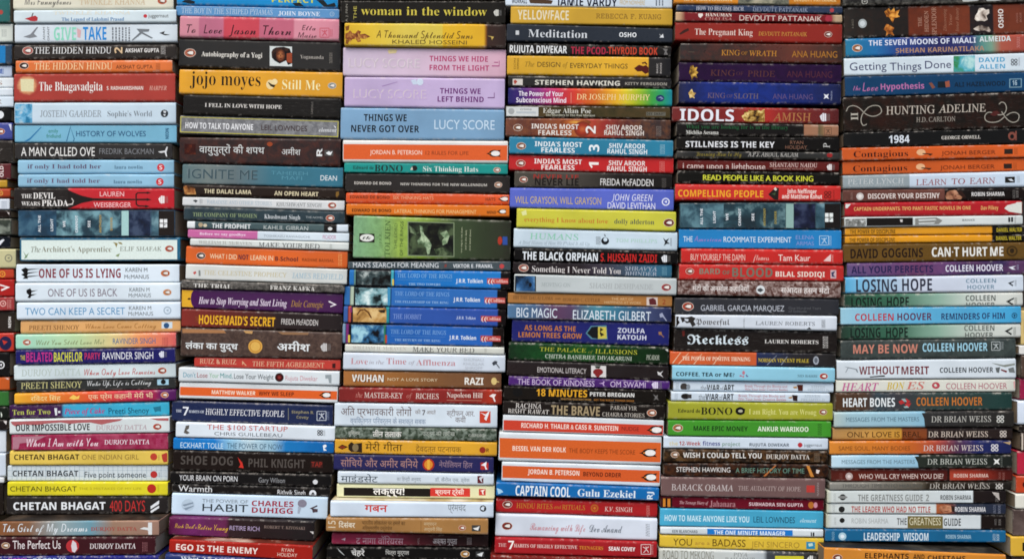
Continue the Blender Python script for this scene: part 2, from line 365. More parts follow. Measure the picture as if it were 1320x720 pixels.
# ------------------------------------------------------------------ the books, stack by stack, measured spine by spine; the violet spine's white corner is a painted highlight
DATA = r"""
C left edge stack
@ 0 0 1
B -195 -14 29 12.5 -14 29;3a7672;teal paperback;a red mark near its end
K dot 1 16 3 b5524a
B -190 32 55 16 32 54.5;d3d9d0;cream paperback;faint grey lettering by its end
L 2 9 38 48 3 a9b0ac
B -194 57 83 15 57 83;2a4a63;dark blue paperback;a bright blue patch on the spine
R -20 7 59 82 1b86c0
B -190 84 100 15 84 99.5;c6d3e4;pale blue paperback;blue letters running off the frame
T b -60 5 92 6 2f5fae OF SCIENCE
B -190 101 113 17 101 113;dfe6e8;thin white paperback;a grey letter at its end
T s -70 3 107 5 b29a8e SEASONS
B -192 114 124 16.5 114 124;dbe4ea;thin plain white paperback;an unmarked end
B -190 125 138.5 17 125 138;d6e2ea;white paperback;grey lettering by its end
T s -70 3 131 6 b5b1a8 HARBOUR
B -197 139.5 157 14 139.5 157;1e1b1a;black paperback;a white disc emblem
K dot 0 148 5 e0e4e6
B -192 159 180.5 15.5 159 180.5;4a55a0;blue violet paperback;a white scuffed corner
K peng 1 169.5 5
P d5dcea 11,160 15,160 15,170
B -194 182 210.5 15.5 182 210;3a3531;dark grey paperback;a small grey mark at its end
T s -60 4 195 6 8a8580 VALLEY
B -196 212 232 13.5 212 231;6e2228;maroon paperback;a rotated white word at its end
V b 2 214 228 5 e8dcd8 OLD
B -200 233 242 9 232 242;c19a2c;thin yellow paperback;a worn end
B -196 243.5 255 13 243.5 255;b5512c;rust orange paperback;a gold ring emblem
K ring 1 249 3 e0b050
B -197 256.5 270 12 256.5 270;d8dfe6;white paperback;grey bars beside its end
L 2 9 259 268 4 9aa4b4
B -200 272 281 13 272 281;2e211e;thin dark brown paperback;white specks at the end
P d8d0cc 9,273 12,274 12,277
B -195 282.5 303.5 14 282.5 303;5a6156;grey green paperback;a mottled picture end
A -10 13 283.5 302 3b423c 8a9186 5c6456 .2
B -198 304.5 320 13 304.5 320;20242e;navy black paperback;a white chevron near its end
P dfe3e8 -3,312 4,308 6,309 0,316
B -190 321.5 346 20 321 345.5;c9c59a;pale khaki paperback;a grey oval emblem
K ring 11 332.5 5 8d8d78
B -194 347 359.5 17.5 347 359;c34e34;orange red paperback;a gold scroll emblem
K ring 3 353 4 e5a83c
B -192 360.5 383 18 360 382;b52a26;bright red paperback;a white arrow shape
P f0e8e6 0,366 13,370 2,375 1,373 8,370 0,368
B -190 384 400.5 18 383.5 400;a93c3c;brick red paperback;a pale ring and tiny bars
K ring 4 391 4 e0b8b0
L 9 15 386 397 3 d49a94
B -192 402 428.5 18.5 401.5 428;3b332d;dark brown paperback;a rotated white word
V b 12.5 408 422 3.5 e5e3df NEON
B -192 430 454 17.5 429.5 453;c8402e;red orange paperback;a navy face drawing
E 7 442 8 9 2a2c52
P c8402e 3,438 10,440 5,444
B -196 455 486 12 454 485;1a1817;thick black paperback;a white oval emblem
K ring 1 470 5 dfe3e4
B -198 487.5 503.5 12 487 503;d06a2c;orange paperback;a torn white corner
P e6e0d8 7,487.5 12,487.2 12,489
B -197 504.5 523.5 11 504 523;3f7a3c;green paperback;a plain worn end
B -199 524.5 540 10.5 524 540;1e241d;dark green black paperback;a white squiggle
P dbe3d8 1,530 3,534 2,538 1,534
B -203 541.5 554.5 9.5 541.5 554;2a2422;dark paperback;a torn white edge
P e3dfda 4,541.7 9,541.7 8,547
B -206 556 583 7.5 556 583;d4dce2;white paperback;a plain pale end
B -204 584.5 615 7 584 614;d0dae4;thick pale blue white paperback;a plain end
B -206 616.5 623 5 616 622;dfe2e2;thin white booklet;a plain end
B -208 624 664 4 624 664;2a2019;thick dark brown book;a scuffed end
B -209 665 700 -8 665 700;8a7a66;tan book;its end mostly hidden
B -209 701 735 -9 701 735;6a5a48;brown book;its end mostly hidden
C first full stack from the left
@ 0 0
B 92 -70 72 1228 -75 66;dcdac8;cream paperback;thin grey handwriting and pale gold capitals
T c 175 505 12 46 5a5854 Mrs Funnybones
U s 565 1030 15 40 cdb995 TWINKLE KHANNA
K peng 1150 8 32
B 97 80 165 1248 70 161;d3e0e4;white paperback;a red mango drawing and blue serif title
P b83c42 175,135 205,125 225,118 250,112 268,125 265,148 245,153 215,150 200,142
P 5a3a38 222,118 232,92 238,95 229,120
T s 380 925 92 24 e0dcc8 TWINKLE KHANNA
T S 438 880 137 24 4f86b4 The Legend of Lakshmi Prasad
K dot 1030 115 13 c8404a
U n 1052 1195 112 26 666 juggernaut
B 103 175 305 1256 168 300;d2dce2;white paperback;pale green and bright blue capitals
P 8a8f94 165,262 215,245 262,192 270,195 240,240 265,262 210,272
V n 312 195 285 14 555 ADAM
V n 343 190 290 14 555 GRANT
T b 382 540 240 92 93d8c0 GIVE
P d8b0b4 545,200 575,215 570,270 550,265
T b 588 755 238 92 2893d6 TAKE
L 790 930 195 300 6 7a7f86
P 7f858a 968,205 1060,208 1055,225 1010,228 1085,270 1075,275 1005,240 940,290 935,284 990,232
P 444 1130,235 1170,222 1160,240 1205,248 1170,252
B 100 318 424 1248 315 420;3a3430;dark charcoal paperback;white serif capitals and a cream numeral 2
K peng 197 360 36 b56a62
T s 243 790 358 46 dfe0de THE HIDDEN HINDU
V b 840 335 380 56 d9bf9a 2
U b 888 1128 358 28 e6e4e0 AKSHAT GUPTA
L 1140 1175 325 388 4 c0bdb8
B 110 424 519 1220 424 514;dd7b34;orange paperback;peach serif capitals and dark brown author
K peng 170 467 31 4a2c1e
T s 243 797 470 48 f0d0a4 THE HIDDEN HINDU
U n 822 1083 475 27 5c3420 AKSHAT GUPTA
L 1105 1138 450 500 4 a4582a
B 98 520 722 1240 520 720;b04a40;thick brick red book;condensed white serif title and a glowing cream square
D 193 605 90 84 f0e0a8 e4b484 b04a40
P ddd8b0 145,560 240,562 238,650 150,648
T s 277 727 612 64 eceae4 The Bhagavadgita
U b 757 1015 625 26 e8dcd4 S. RADHAKRISHNAN
N I 1058 1182 625 30 d9a598 HARPER
@ 0 120
B 102 62 222 1246 62 220;c9dbe6;thick white paperback;a blue sea picture at its left end
A 106 229 66 220 6fb4d6 2c7fa4 b9cfd6 .06
T s 285 720 146 46 8f979e JOSTEIN GAARDER
U s 762 1078 146 40 7e868d Sophie's World
K globe 1166 145 27 3a3f44
B 104 228 350 1251 228 354;84bed6;sky blue paperback;dark blue line drawing and navy capitals
P 2f7fae 165,345 210,320 290,240 295,243 215,330 185,347
P 2f6f94 468,345 500,232 504,233 474,347
P 2f6f94 498,235 530,325 520,348 516,346 524,325
U n 345 412 268 26 2f8a6a emily
U n 330 430 304 26 2f8a6a fridlund
T n 540 1034 288 38 27557c HISTORY OF WOLVES
V b 1185 250 325 24 2a5f80 NEON
B 104 358 470 1220 362 470;3f3d3c;dark grey paperback;tall thin white capitals and faint grey author
T n 150 672 415 62 e6e6e2 A MAN CALLED OVE
U n 704 1090 413 40 85878a FREDRIK BACKMAN
P d8dadb 1120,415 1170,408 1182,380 1190,382 1180,420 1185,450 1178,450 1168,420 1140,425
B 126 476 572 1232 474 570;98c2d8;sky blue paperback;mauve serif lowercase title and red round emblem
T S 195 717 520 30 6a5570 if only I had told her
U s 812 1012 524 26 41657f laura nowlin
K dotS 1140 527 27 cf4048
B 128 574 668 1232 574 672;96c0d6;sky blue paperback;grey mauve lowercase title and red round emblem
T S 191 709 621 30 75627c if only I had told her
U s 806 1007 628 26 41657f laura nowlin
K dotS 1133 629 27 cf4048
@ 0 230
B 98 74 218 1234 72 216;c8313a;red and black paperback;white capitals beside a black pitchfork
G 98:312c2a 480:312c2a 488:c8313a 1234:c52c38
P 2b2523 480,80 520,98 580,122 660,140 960,144 960,154 660,158 580,174 520,200 480,216
P 2b2523 960,110 975,98 1040,97 1040,93 1072,101 1040,110 1040,105 978,106 970,115 970,143 1040,143 1040,138 1075,150 1040,160 1040,155 970,155 972,180 985,190 1030,192 1030,187 1062,197 1030,207 1030,201 980,199 962,185
T S 152 226 125 28 e2e0dc THE
T S 236 392 122 42 e8e6e2 DEVIL
T S 152 284 178 28 e2e0dc WEARS
T S 296 484 174 42 e8e6e2 PRADA
P cfc9c4 478,182 510,178 518,160 505,142 510,138 524,160 515,185 480,190
U n 708 880 110 34 efc8c8 LAUREN
U n 664 930 187 34 efc8c8 WEISBERGER
K hc 1152 150 36 efe6e4
B 128 226 412 1240 224 412;3f6078;thick blue grey paperback;stormy art and sideways white words
M 1f2f3c .8 3
A 135 400 230 410 33576f 4f7488 2c4659 .025
A 400 860 230 410 35525f 7fa9b2 2c3c46 .02
R 862 912 228 410 a9cfcc
A 915 1065 228 410 2a3650 4c5a72 1f2535 .03
A 1075 1125 230 410 4f7280 86a8b0 3a5260 .02
R 1125 1238 229 410 2d2522
V b 280 262 380 18 dfe6ea ALL THE
V b 368 285 372 18 dfe6ea LIGHT
V b 455 300 345 18 dfe6ea WE
V b 543 262 384 18 dfe6ea CANNOT
V b 632 298 346 18 dfe6ea SEE
V b 712 255 385 16 b9a05a ANTHONY
V b 790 275 368 16 b9a05a DOERR
K sq4 1160 318 30 e8eaea
B 140 424 586 1276 416 582;2f7593;white and teal edged book;olive serif title inside a teal border
R 152 1256 436 574 dbe8e2
T i 220 288 503 38 6d6c58 The
T s 295 790 500 40 807c66 Architect's Apprentice
U s 850 1146 498 30 7f8478 ELIF SHAFAK
P 7d9a78 165,515 185,545 205,525 190,560 170,570 180,550
P 9a8f5a 800,450 835,458 825,490 815,465
P 9a8f5a 835,450 860,452 870,468 845,462
P 8a9f6a 820,545 850,530 840,555 825,550
K peng 1201 497 30 b4563c
@ 0 340
B 114 2 130 1270 2 128;dae6ee;white paperback;crimson hand drawn capitals and black smeared silhouettes
P 1c1a1a 150,40 180,25 200,35 290,33 200,45 195,60 280,55 200,70 190,85 300,80 195,95 200,105 160,105 175,90 150,75 170,65
T b 276 856 66 64 8c2038 ONE OF US IS LYING
U n 890 1045 42 28 555c62 KAREN M
U n 882 1056 91 28 555c62 McMANUS
K peng 1172 66 31 c07040
B 108 138 268 1276 134 262;d9e5ec;white paperback;grey mauve capitals and one black silhouette
P 1c1a1a 188,185 215,172 225,190 270,185 225,200 220,215 262,212 222,228 215,242 195,240 205,220 188,205
T n 340 832 203 54 857884 ONE OF US IS BACK
U n 918 1060 182 27 6a7278 KAREN M
U n 912 1070 222 27 6a7278 McMANUS
K peng 1186 201 29 c98a58
B 118 272 398 1278 266 392;d7e4ee;white paperback;wide spaced blue hand lettered capitals
T n 178 886 335 50 5a9cc4 TWO CAN KEEP A SECRET
U n 915 1072 312 27 6a7278 KAREN M
U n 910 1086 352 27 6a7278 McMANUS
K ring 1187 329 28 a9bac8
B 145 404 496 1279 396 482;e0b074;apricot orange paperback;brown serif capitals and a pale eye label
T s 205 562 451 32 7a5228 PREETI SHENOY
U c 608 1108 438 34 a97738 When Love Came Calling
R 1146 1222 410 456 cfdde4
K dot 1180 436 20 38608a
B 110 508 606 1246 490 590;a8d8bc;pastel paperback;a mint to coral gradient and olive script
G 110:a8dcc8 560:bfd8a8 800:e0cf95 980:e29a66 1246:d66a68
K peng 190 555 28 c0745c
T c 258 740 553 34 8f9a70 Will You Still Love Me?
U n 800 1102 545 40 4a78a0 RAVINDER SINGH
L 1150 1195 520 575 4 b85a58
B 110 612 715 1240 596 699;2a2a6e;deep violet blue paperback;pink and yellow jumbled capitals
T b 145 178 664 34 c9b84a THE
T b 186 372 659 66 c23c8e BELATED
T b 382 585 658 66 cfd04a BACHELOR
T b 600 712 652 48 c23c6e PARTY
U n 727 1086 649 50 e2e4ec RAVINDER SINGH
K hc 1150 640 30 dfe3f0
@ 0 440
B 98 170 276 1244 150 255;d0dddf;white paperback;pale green grey capitals and red handwriting
T s 152 572 218 48 b7c4bd DURJOY DATTA
U c 598 1100 212 44 c0514c When Only Love Remains
K peng 1150 205 30 b0543c
B 116 278 362 1244 258 334;3e403f;charcoal paperback;pale yellow serif capitals and white script
T s 148 582 308 44 c8c48c PREETI SHENOY
U c 620 1072 290 36 d3d6d6 Wake Up, Life is Calling
R 1115 1196 264 306 a8cfe0
K dot 1158 285 18 222
B 100 372 446 1246 348 420;e8962c;thin rainbow paperback;a yellow to purple gradient and cream Hindi lettering
G 100:edb52c 330:e88f2e 640:e0603a 900:c83a5a 1090:a8305e 1140:6a2a6e 1246:65286a
T d 218 430 404 28 f0dfa0 रविंदर सिंह
P f0c860 490,400 520,375 545,390 565,378 560,405 520,412
T d 625 1085 388 30 f3d6b0 एक प्रेम कहानी मेरी भी
K peng 1168 377 26 c9784a
B 66 454 545 1198 432 524;45264f;purple and cyan paperback;yellow green lettering then magenta title
G 66:4b2858 425:4b2858 445:3fa9cc 1198:3fb4d0
T S 88 358 498 36 b8be5e Ten for Two
P d8dde0 385,470 405,470 405,520 392,522
P d8dde0 412,490 428,490 428,505 412,505
T I 455 742 491 38 b83a80 Piece of Cake
U n 770 1056 488 42 1e4f66 Preeti Shenoy
P 2a8098 1085,465 1140,455 1142,495 1120,490 1100,500
B 66 562 658 1200 536 646;d4dcdc;white paperback;torn dusty pink upper edge and black hand lettering
P b46a6c 75,566 880,541 850,560 760,578 720,588 640,572 560,575 500,582 430,572 330,580 250,592 160,586 110,600 85,585
P b46a6c 1050,540 1195,538 1195,560 1120,558
T b 112 636 607 46 2c2a2c OUR IMPOSSIBLE LOVE
U s 680 1042 607 34 b79fa6 DURJOY DATTA
K peng 1115 602 29 b8503e
@ 0 530
B 80 170 276 1190 160 270;9c2450;crimson paperback;white brush script and white serif capitals
M c06a84 .5 2
P b48290 90,180 330,172 240,215 140,225 130,265 90,268
T c 190 697 218 56 ecd8e0 When I Am with You
U s 740 1060 215 32 f0e2e8 DURJOY DATTA
L 1105 1140 190 250 4 c05a80
B 68 281 382 1190 275 380;dfc45c;mustard yellow paperback;dark brown capitals and a red stained corner
T b 100 562 322 38 4a3a20 CHETAN BHAGAT
U n 580 985 322 36 9a7f3c ONE INDIAN GIRL
K dot 1090 320 25 c04a38
P b8443a 1145,305 1180,290 1190,305 1188,355 1160,358 1150,335
L 1122 1132 305 345 2 a08a50
B 52 392 491 1188 384 492;ccd6da;grid paper patterned paperback;dark capitals and thin black handwriting
H 150
T b 90 555 438 40 3a3f44 CHETAN BHAGAT
U n 600 1035 446 42 43484d Five point someone
K dot 1091 445 25 b83c3a
L 1125 1135 430 465 2 889
B 52 498 598 1188 492 596;dcd20e;lemon yellow paperback;thin dark capitals and a red round emblem
R 400 548 494 500 4a9a4c
R 565 718 494 499 4a9a4c
T n 72 545 547 36 55531c CHETAN BHAGAT
U n 560 1003 545 16 b8ad14 THE 3 MISTAKES OF MY LIFE
K dot 1075 545 32 bc3426
L 1117 1130 520 570 2 b0a820
@ 0 590
B 46 274 402 1188 270 394;2c2624;black paperback;heavy white capitals and tall red numerals
T x 95 748 338 54 e2e6e8 CHETAN BHAGAT
U n 778 1028 338 76 c03a38 400 DAYS
P dfe3e6 1068,340 1128,298 1128,322 1068,362
P dfe3e6 1068,372 1128,335 1128,352 1068,390
B -8 450 552 1126 448 548;8f7a66;brown and blue grey paperback;flowing white script and faint red capitals;p34
G -8:8a5e3c 200:8c6a50 420:9aa8aa 640:76a0ae 800:a08470 1126:a88878
Q 3a322c 2a2420 55493e
T c 22 620 492 56 dbe3e6 The Girl of My Dreams
U S 645 970 500 26 a8544c DURJOY DATTA
P d9dcdc 990,500 1020,488 1050,492 1050,455 1078,455 1078,540 1052,540 1050,510
B -30 566 690 1102 562 684;4a1e26;maroon paperback;a split red and white face and white handwriting;p38
K peng 40 618 28 a8805c
Q 2a1a1c 3a2426 1c1214
T n 90 430 612 58 e4dcdc The Perfect Us
E 515 622 46 45 b83a40
P d3ccd0 515,580 540,600 548,640 530,668 512,660 505,620
U s 636 962 622 36 e8e0e0 DURJOY DATTA
L 1008 1048 595 660 4 9a6a6e
B -20 692 830 1124 688 828;2c3080;blue violet paperback;pink letter tops at the frame edge;p40
T b 60 190 722 30 b05ab0 NOTES
T b 230 470 722 30 b0c2d8 OF TODAY
C second full stack from the left
@ 215 0
B 72 -70 36 1214 -50 62;1693cc;bright blue paperback;dark leaf shapes and yellow capitals at the top
T b 745 1050 0 40 c9cf4a PERFECT
P 1f2a30 105,15 130,0 165,0 200,12 195,32 150,25
P 1f2a30 890,25 940,18 985,55 930,58
P 1f2a30 1060,0 1110,0 1140,35 1190,20 1200,45 1150,62 1110,45
B 66 38 112 1222 58 136;5f97c4;dusty blue paperback;faded pale serif capitals
T s 105 750 82 38 b8cddd THE BOY IN THE STRIPED PYJAMAS
U S 790 1086 98 30 d6e2ec JOHN BOYNE
K ring 1172 101 17 9dbad2
B 94 122 266 1222 146 292;d98b9a;pink paperback;colour blocks and black brush handwriting
G 94:d896a4 228:d896a4 236:c67a92 402:c67a92 412:cf5260 656:cf5260 664:c97288 900:c97288 912:dc9aa8 1222:d992a2
T c 140 205 205 60 4a2c34 To
T c 262 392 208 62 3a2028 Love
T c 440 632 212 66 3a2028 Jason
T c 682 882 216 66 3a2028 Thorn
U c 958 1056 198 36 45282e Ella
U c 930 1062 250 36 45282e Maise
K ss 1118 233 32 cf5a68
L 1155 1178 208 260 2 cf6a78
B 88 274 474 1234 308 510;24211d;thick black book;a small portrait and white bold serif title
K peng 165 376 38 b26a50
T S 246 677 388 34 e0ddd4 Autobiography of a Yogi
R 730 888 330 470 d2d8d6
Y 2c1a14 140c0a 4a3024 .05 742,372 752,350 775,337 830,333 872,346 888,390 886,452 860,462 845,430 800,452 765,432 745,410
D 806 394 33 44 c08454 a0623c 5c3220
P 341a10 786,384 801,381 801,387 786,389
P 341a10 813,381 828,384 828,389 813,387
P 7a4428 805,388 810,388 813,402 803,402
P 6e2c1e 796,412 820,412 814,419 802,419
P a05030 850,380 888,375 888,450 850,440
U s 946 1112 405 26 b5b0a8 Yogananda
L 1152 1176 375 450 3 8c8880
B 90 490 665 1246 520 694;dfa726;thick golden yellow book;tall black serif lowercase and a bee drawing
T s 165 665 558 98 2a2214 jojo moyes
E 735 600 30 34 e8d4a0
P 3a2c14 715,580 745,598 770,605 760,622 735,612
E 765 580 20 20 ead9a8
T s 818 1088 602 70 f2e6b4 Still Me
K peng 1172 608 28 9aa4a0
@ 215 120
B 118 18 152 1230 46 184;262320;black paperback;small spaced white serif capitals
T S 270 815 92 26 d9d6d0 I FELL IN LOVE WITH HOPE
V m 1030 62 150 12 8a8680 LANCALI
B 94 162 288 1222 192 322;77787b;grey paperback;thin yellow border and white worn lettering
O c9c24a 5
M a9abac .6 5
T b 132 612 235 42 e3e5e6 HOW TO TALK TO ANYONE
U n 670 995 248 38 4a3434 LEIL LOWNDES
N I 1078 1204 262 28 d3d6d8 element
P e3e5e6 1182,228 1200,240 1196,250
B 92 312 494 1232 338 522;2e1a14;thick dark brown book;white Hindi lettering and coppery clouds
M 5c2c1c .8 3
A 125 205 360 435 4a2014 7a3a20 3a1810 .05
E 730 362 20 16 a0502c
T d 230 692 405 44 d8dcda वायुपुत्रों की शपथ
U d 815 948 420 38 d3d6d4 अमीश
V b 1082 392 448 40 dfe2e0 R
R 1118 1180 405 445 5c5a58
P e5e8e8 1128,425 1150,412 1160,420 1175,412 1162,440 1145,438
B 112 500 642 1250 528 670;4a8398;steel blue paperback;thin metallic grey capitals and white surname
G 112:627a7e 300:7e8a88 500:707f82 760:4c8090 1250:448094
T n 148 640 574 66 7d8c90 IGNITE ME
T n 152 644 576 66 4a5f66 IGNITE ME
U n 740 1000 568 26 5f98a8 TAHEREH
U n 815 960 602 26 5f98a8 MAFI
N n 1090 1206 602 36 e0e6e8 DEAN
@ 215 230
B 114 42 124 1256 72 152;332720;dark brown paperback;cream bold capitals and a bronze statue
Y a06a3a 4a2c16 d0a060 .06 118,60 135,46 180,46 200,75 208,112 128,114
T b 265 600 93 30 d9cfae THE DALAI LAMA
U b 762 1075 108 30 d9cfae AN OPEN HEART
P 8a6a30 1200,95 1220,92 1222,115 1205,135 1198,120
B 112 130 194 1260 160 230;d5d8d8;off white paperback;grey blue faded title and a brown oval emblem
P 55585a 185,155 205,150 220,158 205,172
L 232 256 145 178 2 888c90
T s 285 745 172 26 a8bcc8 PARADISE AND OTHER STORIES
U s 776 1098 186 26 767a7c KHUSHWANT SINGH
K peng 1172 191 29 b0543c
B 122 204 296 1262 238 322;3e4e55;slate green paperback;olive serif capitals and white author
M 2a3a40 .6 3
T S 185 640 260 28 8fa07c THE COMPANY OF WOMEN
U s 692 946 272 32 d2d8da Khushwant Singh
N n 985 1110 276 14 b0b8ba THE NOVEL
K peng 1158 281 29 b0604c
B 145 298 355 1286 332 383;4a5f62;thin grey green paperback;white block ends and bold white title
G 145:dfe4e6 205:dfe4e6 208:4f6468 1120:566a6c 1124:262220 1212:262220 1216:d5dfe6 1286:d5dfe6
E 240 328 16 16 b8a688
E 272 332 14 12 d0c8b0
T b 320 594 338 34 e2e6e6 THE PROPHET
U n 687 1002 350 30 c2cac8 KAHLIL GIBRAN
E 1158 356 16 12 d9dcda
B 150 368 420 1292 388 450;cddae2;thin pink and pale paperback;a pink left half with white lettering
G 150:c86fa4 652:c870a6 656:cfdce4 1292:d3dfe6
T S 232 560 394 18 f0dcea Before we say goodbye
U n 687 1012 410 15 8d9aa4 TOSHIKAZU KAWAGUCHI
N n 1106 1200 415 28 c88aa8 PICADOR
B 166 428 474 1290 458 512;d6dcd8;thin off white paperback;grey serif capitals and faded author
U s 225 605 455 22 a9aca6 WILLIAM H. McRAVEN
T s 650 1084 475 34 5a5c5c MAKE YOUR BED
L 1155 1172 465 497 3 9aa09c
B 138 486 602 1282 520 638;db6c1a;bright orange paperback;white capitals with a dark word among them
K peng 242 547 30 4a4440
T n 306 497 553 34 f2dcb8 WHAT I DID
T b 508 580 557 34 5a3048 NOT
T n 594 754 562 34 f2dcb8 LEARN IN
T b 768 930 570 30 5a3038 B-School
U b 960 1185 578 20 a0501c RASHMI BANSAL
L 1215 1245 535 620 3 e8a868
B 136 608 714 1278 646 752;d5d9d5;off white paperback;gold serif capitals and large pale blue author
P c8605c 185,665 205,655 210,670 195,680
P 8a8f8c 225,650 238,650 240,690 226,690
T s 262 850 674 32 c9bf9a THE CELESTINE PROPHECY
U s 890 1248 692 38 9fbdcc JAMES REDFIELD
@ 215 340
B 104 116 172 1260 160 208;4a4845;thin charcoal marbled paperback;white serif capitals
M 8a8680 .9 7
T S 190 460 158 34 d9d8d2 THE TRIAL
U S 732 1050 174 34 d9d8d2 FRANZ KAFKA
B 104 178 312 1250 206 354;521d5c;purple paperback;a yellow rounded left end and white italic title
R 106 192 180 314 dfb024
E 205 246 35 66 521d5c
P 4a2a1c 145,248 158,238 172,246 160,256
T I 226 852 268 48 e0d3e2 How to Stop Worrying and Start Living
U i 880 1110 284 44 b8923c Dale Carnegie
P efe8f0 1148,260 1205,288 1160,305 1160,298 1188,287 1148,270
B 106 324 446 1240 356 482;4a2018;red brown paperback;condensed yellow capitals and white author
G 106:882c20 500:6a241a 800:2e1a16 1240:261814
T n 200 226 392 40 9a5a28 THE
T x 228 768 402 64 e6b416 HOUSEMAID'S SECRET
U n 812 1072 412 40 d8d4d0 FREIDA McFADDEN
B 102 452 654 1242 486 674;54443e;thick brown book;Hindi lettering, a gold disc and worn tan top edge
M 7a655a .6 6
P b08258 110,458 400,462 420,490 112,488
P c8a068 540,470 610,475 605,495 560,490
P 9a7858 780,478 1010,484 1000,502 820,500
T D 132 504 583 42 dfe4e4 लंका का युद्ध
E 628 584 50 49 d9aa50
E 628 584 42 41 c4923e
E 628 584 34 33 dcb45c
U D 782 1015 592 50 dfe4e4 अमीश
K hc 1120 590 38 c9c8c6
@ 205 450
B 250 54 124 1286 82 150;bf4438;brick red paperback;pale gold small capitals
T s 288 548 86 34 e0b89a RUIZ & RUIZ
P d9b08c 590,80 622,115 612,115 600,98 590,112
T s 662 1172 106 34 e0b89a THE FIFTH AGREEMENT
P 4a2424 1228,100 1252,98 1250,135 1228,130
B 140 126 228 1280 154 258;d5dde0;white paperback;multicoloured title and a dark red apple
T n 172 260 180 34 5aa0b4 Don't
T n 270 344 182 34 a04048 Lose
T n 356 424 184 34 8fbf9a Your
T n 434 522 186 34 3f9a9a Mind,
T n 532 812 192 36 3f464e Lose Your Weight
D 853 198 31 31 a04038 5c1a1c 34100f
P 3a2018 840,172 865,165 868,172 852,180
U n 896 1124 204 34 d0a0a8 Rujuta Diwekar
P 9aa4a8 1178,180 1222,178 1222,240 1205,235 1200,205 1180,205
B 146 232 346 1268 264 380;d8dedf;white paperback;an orange centre stripe and bold white capitals
R 148 1266 280 340 dd6a26
T b 374 684 306 28 f2e0cc MATTHEW WALKER
U b 706 956 314 28 6a2c14 WHY WE SLEEP
K pengb 1182 323 26
B 92 362 506 1234 396 540;24325a;navy blue paperback;white serif capitals and a large numeral 7
T S 120 160 435 18 cfd6e2 THE
T b 168 210 436 60 e2e6ee 7
T S 212 320 440 18 cfd6e2 HABITS OF
T s 330 888 448 42 e6e8ee HIGHLY EFFECTIVE PEOPLE
R 915 919 415 500 8a8a7c
U b 940 1098 444 20 9a9478 Stephen R.
U b 975 1060 480 20 9a9478 Covey
K ss 1152 470 32 cfd6e0
L 1186 1208 440 500 3 8a96b0
B 120 514 622 1248 548 652;dbe5ec;white paperback;coral capitals above grey widely spaced author
P 6a6660 175,590 190,540 215,535 212,560 195,572 218,590 200,600
T n 340 912 556 36 c4645c THE $100 STARTUP
U n 392 874 602 24 6b7278 CHRIS GUILLEBEAU
K flowers 1142 590 20 2c2a2c
L 1165 1180 572 612 2 8a9094
@ 205 550
B 102 80 160 1240 104 188;0e79bc;bright blue paperback;a white glow behind slate capitals
G 102:1180c4 400:1484c8 500:8fc2de 640:bfd8e2 800:a4cbde 900:1f86c4 1240:0a70b4
T n 152 455 130 38 c8e2f0 ECKHART TOLLE
T n 482 876 136 38 4a6a80 THE POWER OF NOW
P e6eef2 1162,130 1180,122 1190,135 1172,150 1190,165 1168,168 1165,155
B 100 170 308 1236 194 332;2b2320;black brown paperback;dull grey bold capitals and a red swoosh
T b 154 524 236 62 5c5651 SHOE DOG
P cf3a2c 558,212 590,252 600,290 565,285 578,265
U b 634 1036 256 60 5c5651 PHIL KNIGHT
R 1076 1160 240 288 4a2622
T n 1080 1156 264 34 a0382c TAP
B 78 312 396 1222 342 424;1d1b1b;thin black paperback;white sans capitals and a small white disc
T n 144 556 362 38 dcdedf YOUR BRAIN ON PORN
U n 706 892 376 34 9a9c9e Gary Wilson
K dot 1108 388 17 d5d8da
B 92 402 462 1212 432 494;242120;thin black paperback;a large white lowercase word
T n 138 376 436 44 dfe2e2 Warmth
U n 840 1038 462 34 dcdedf Rithvik Singh
K dot 1090 470 25 dfe4e8
P 242120 1075,478 1092,458 1106,478
B 92 468 620 1196 498 654;ccdfee;pale blue white paperback;wide grey capitals beside crimson capitals
E 205 552 46 42 b8cad8
P 8a9aaa 165,550 240,530 245,540 180,560
P 8a9aaa 175,575 245,555 248,560 190,588
T n 306 632 524 24 8a969e THE POWER OF
T n 308 632 572 52 3c444a HABIT
U b 658 954 542 38 a82040 CHARLES
U b 658 948 590 38 a82040 DUHIGG
E 1015 540 32 28 8d8a98
P a8b2c0 985,560 1010,565 995,612 982,610
P 5a4a50 1068,575 1120,552 1125,560 1090,575 1125,580 1125,600 1090,605 1085,582
@ 205 640 8.98
B 118 208 440 1800 265 515;7a2a66;purple to black paperback;yellow script and grey capitals;p10
G 118:6a2050 400:7a2a70 780:6f2656 830:341420 1200:2a1618 1800:1c1514
M 341420 .3 2
T c 185 435 335 50 d9b23a Rich Dad's
T c 450 800 350 62 d9b23a Retire Young
U n 818 1162 362 50 b8a8c8 RETIRE RICH
N S 1215 1690 352 34 8a7a72 ROBERT T. KIYOSAKI
P c9c8c4 1745,395 1800,400 1800,412 1840,418 1840,432 1780,428
B 122 500 640 1780 560 740;a82a1e;red paperback;bold white sans capitals;p28
Q 7a3a2c 5a2a22 c8b0a0
T b 197 1145 600 70 ecdcd4 EGO IS THE ENEMY
U n 1420 1560 612 40 e2c4b4 RYAN
U n 1370 1600 668 40 e2c4b4 HOLIDAY
V x 1810 622 702 55 efe6e0 P
B 70 655 900 1760 720 960;2a3f7c;blue paperback;white serif letters cut by the frame;p34
T S 250 460 712 50 cfd8e6 What
T S 500 900 722 50 cfd8e6 To Say If
C third full stack from the left
@ 425 0
B 72 -60 -1 1240 -66 3;3a2c20;dark brown book;a gold patterned lower edge
R 74 430 4 12 b0985a
R 905 1235 -4 5 b09060
P c0a870 90,-2 420,-2 420,4 90,4
B 78 14 160 1246 12 172;25221c;black paperback;large thin yellow lowercase serif words
V n 120 30 155 14 9a978c A. J. FINN
V n 180 45 138 22 c2b858 THE
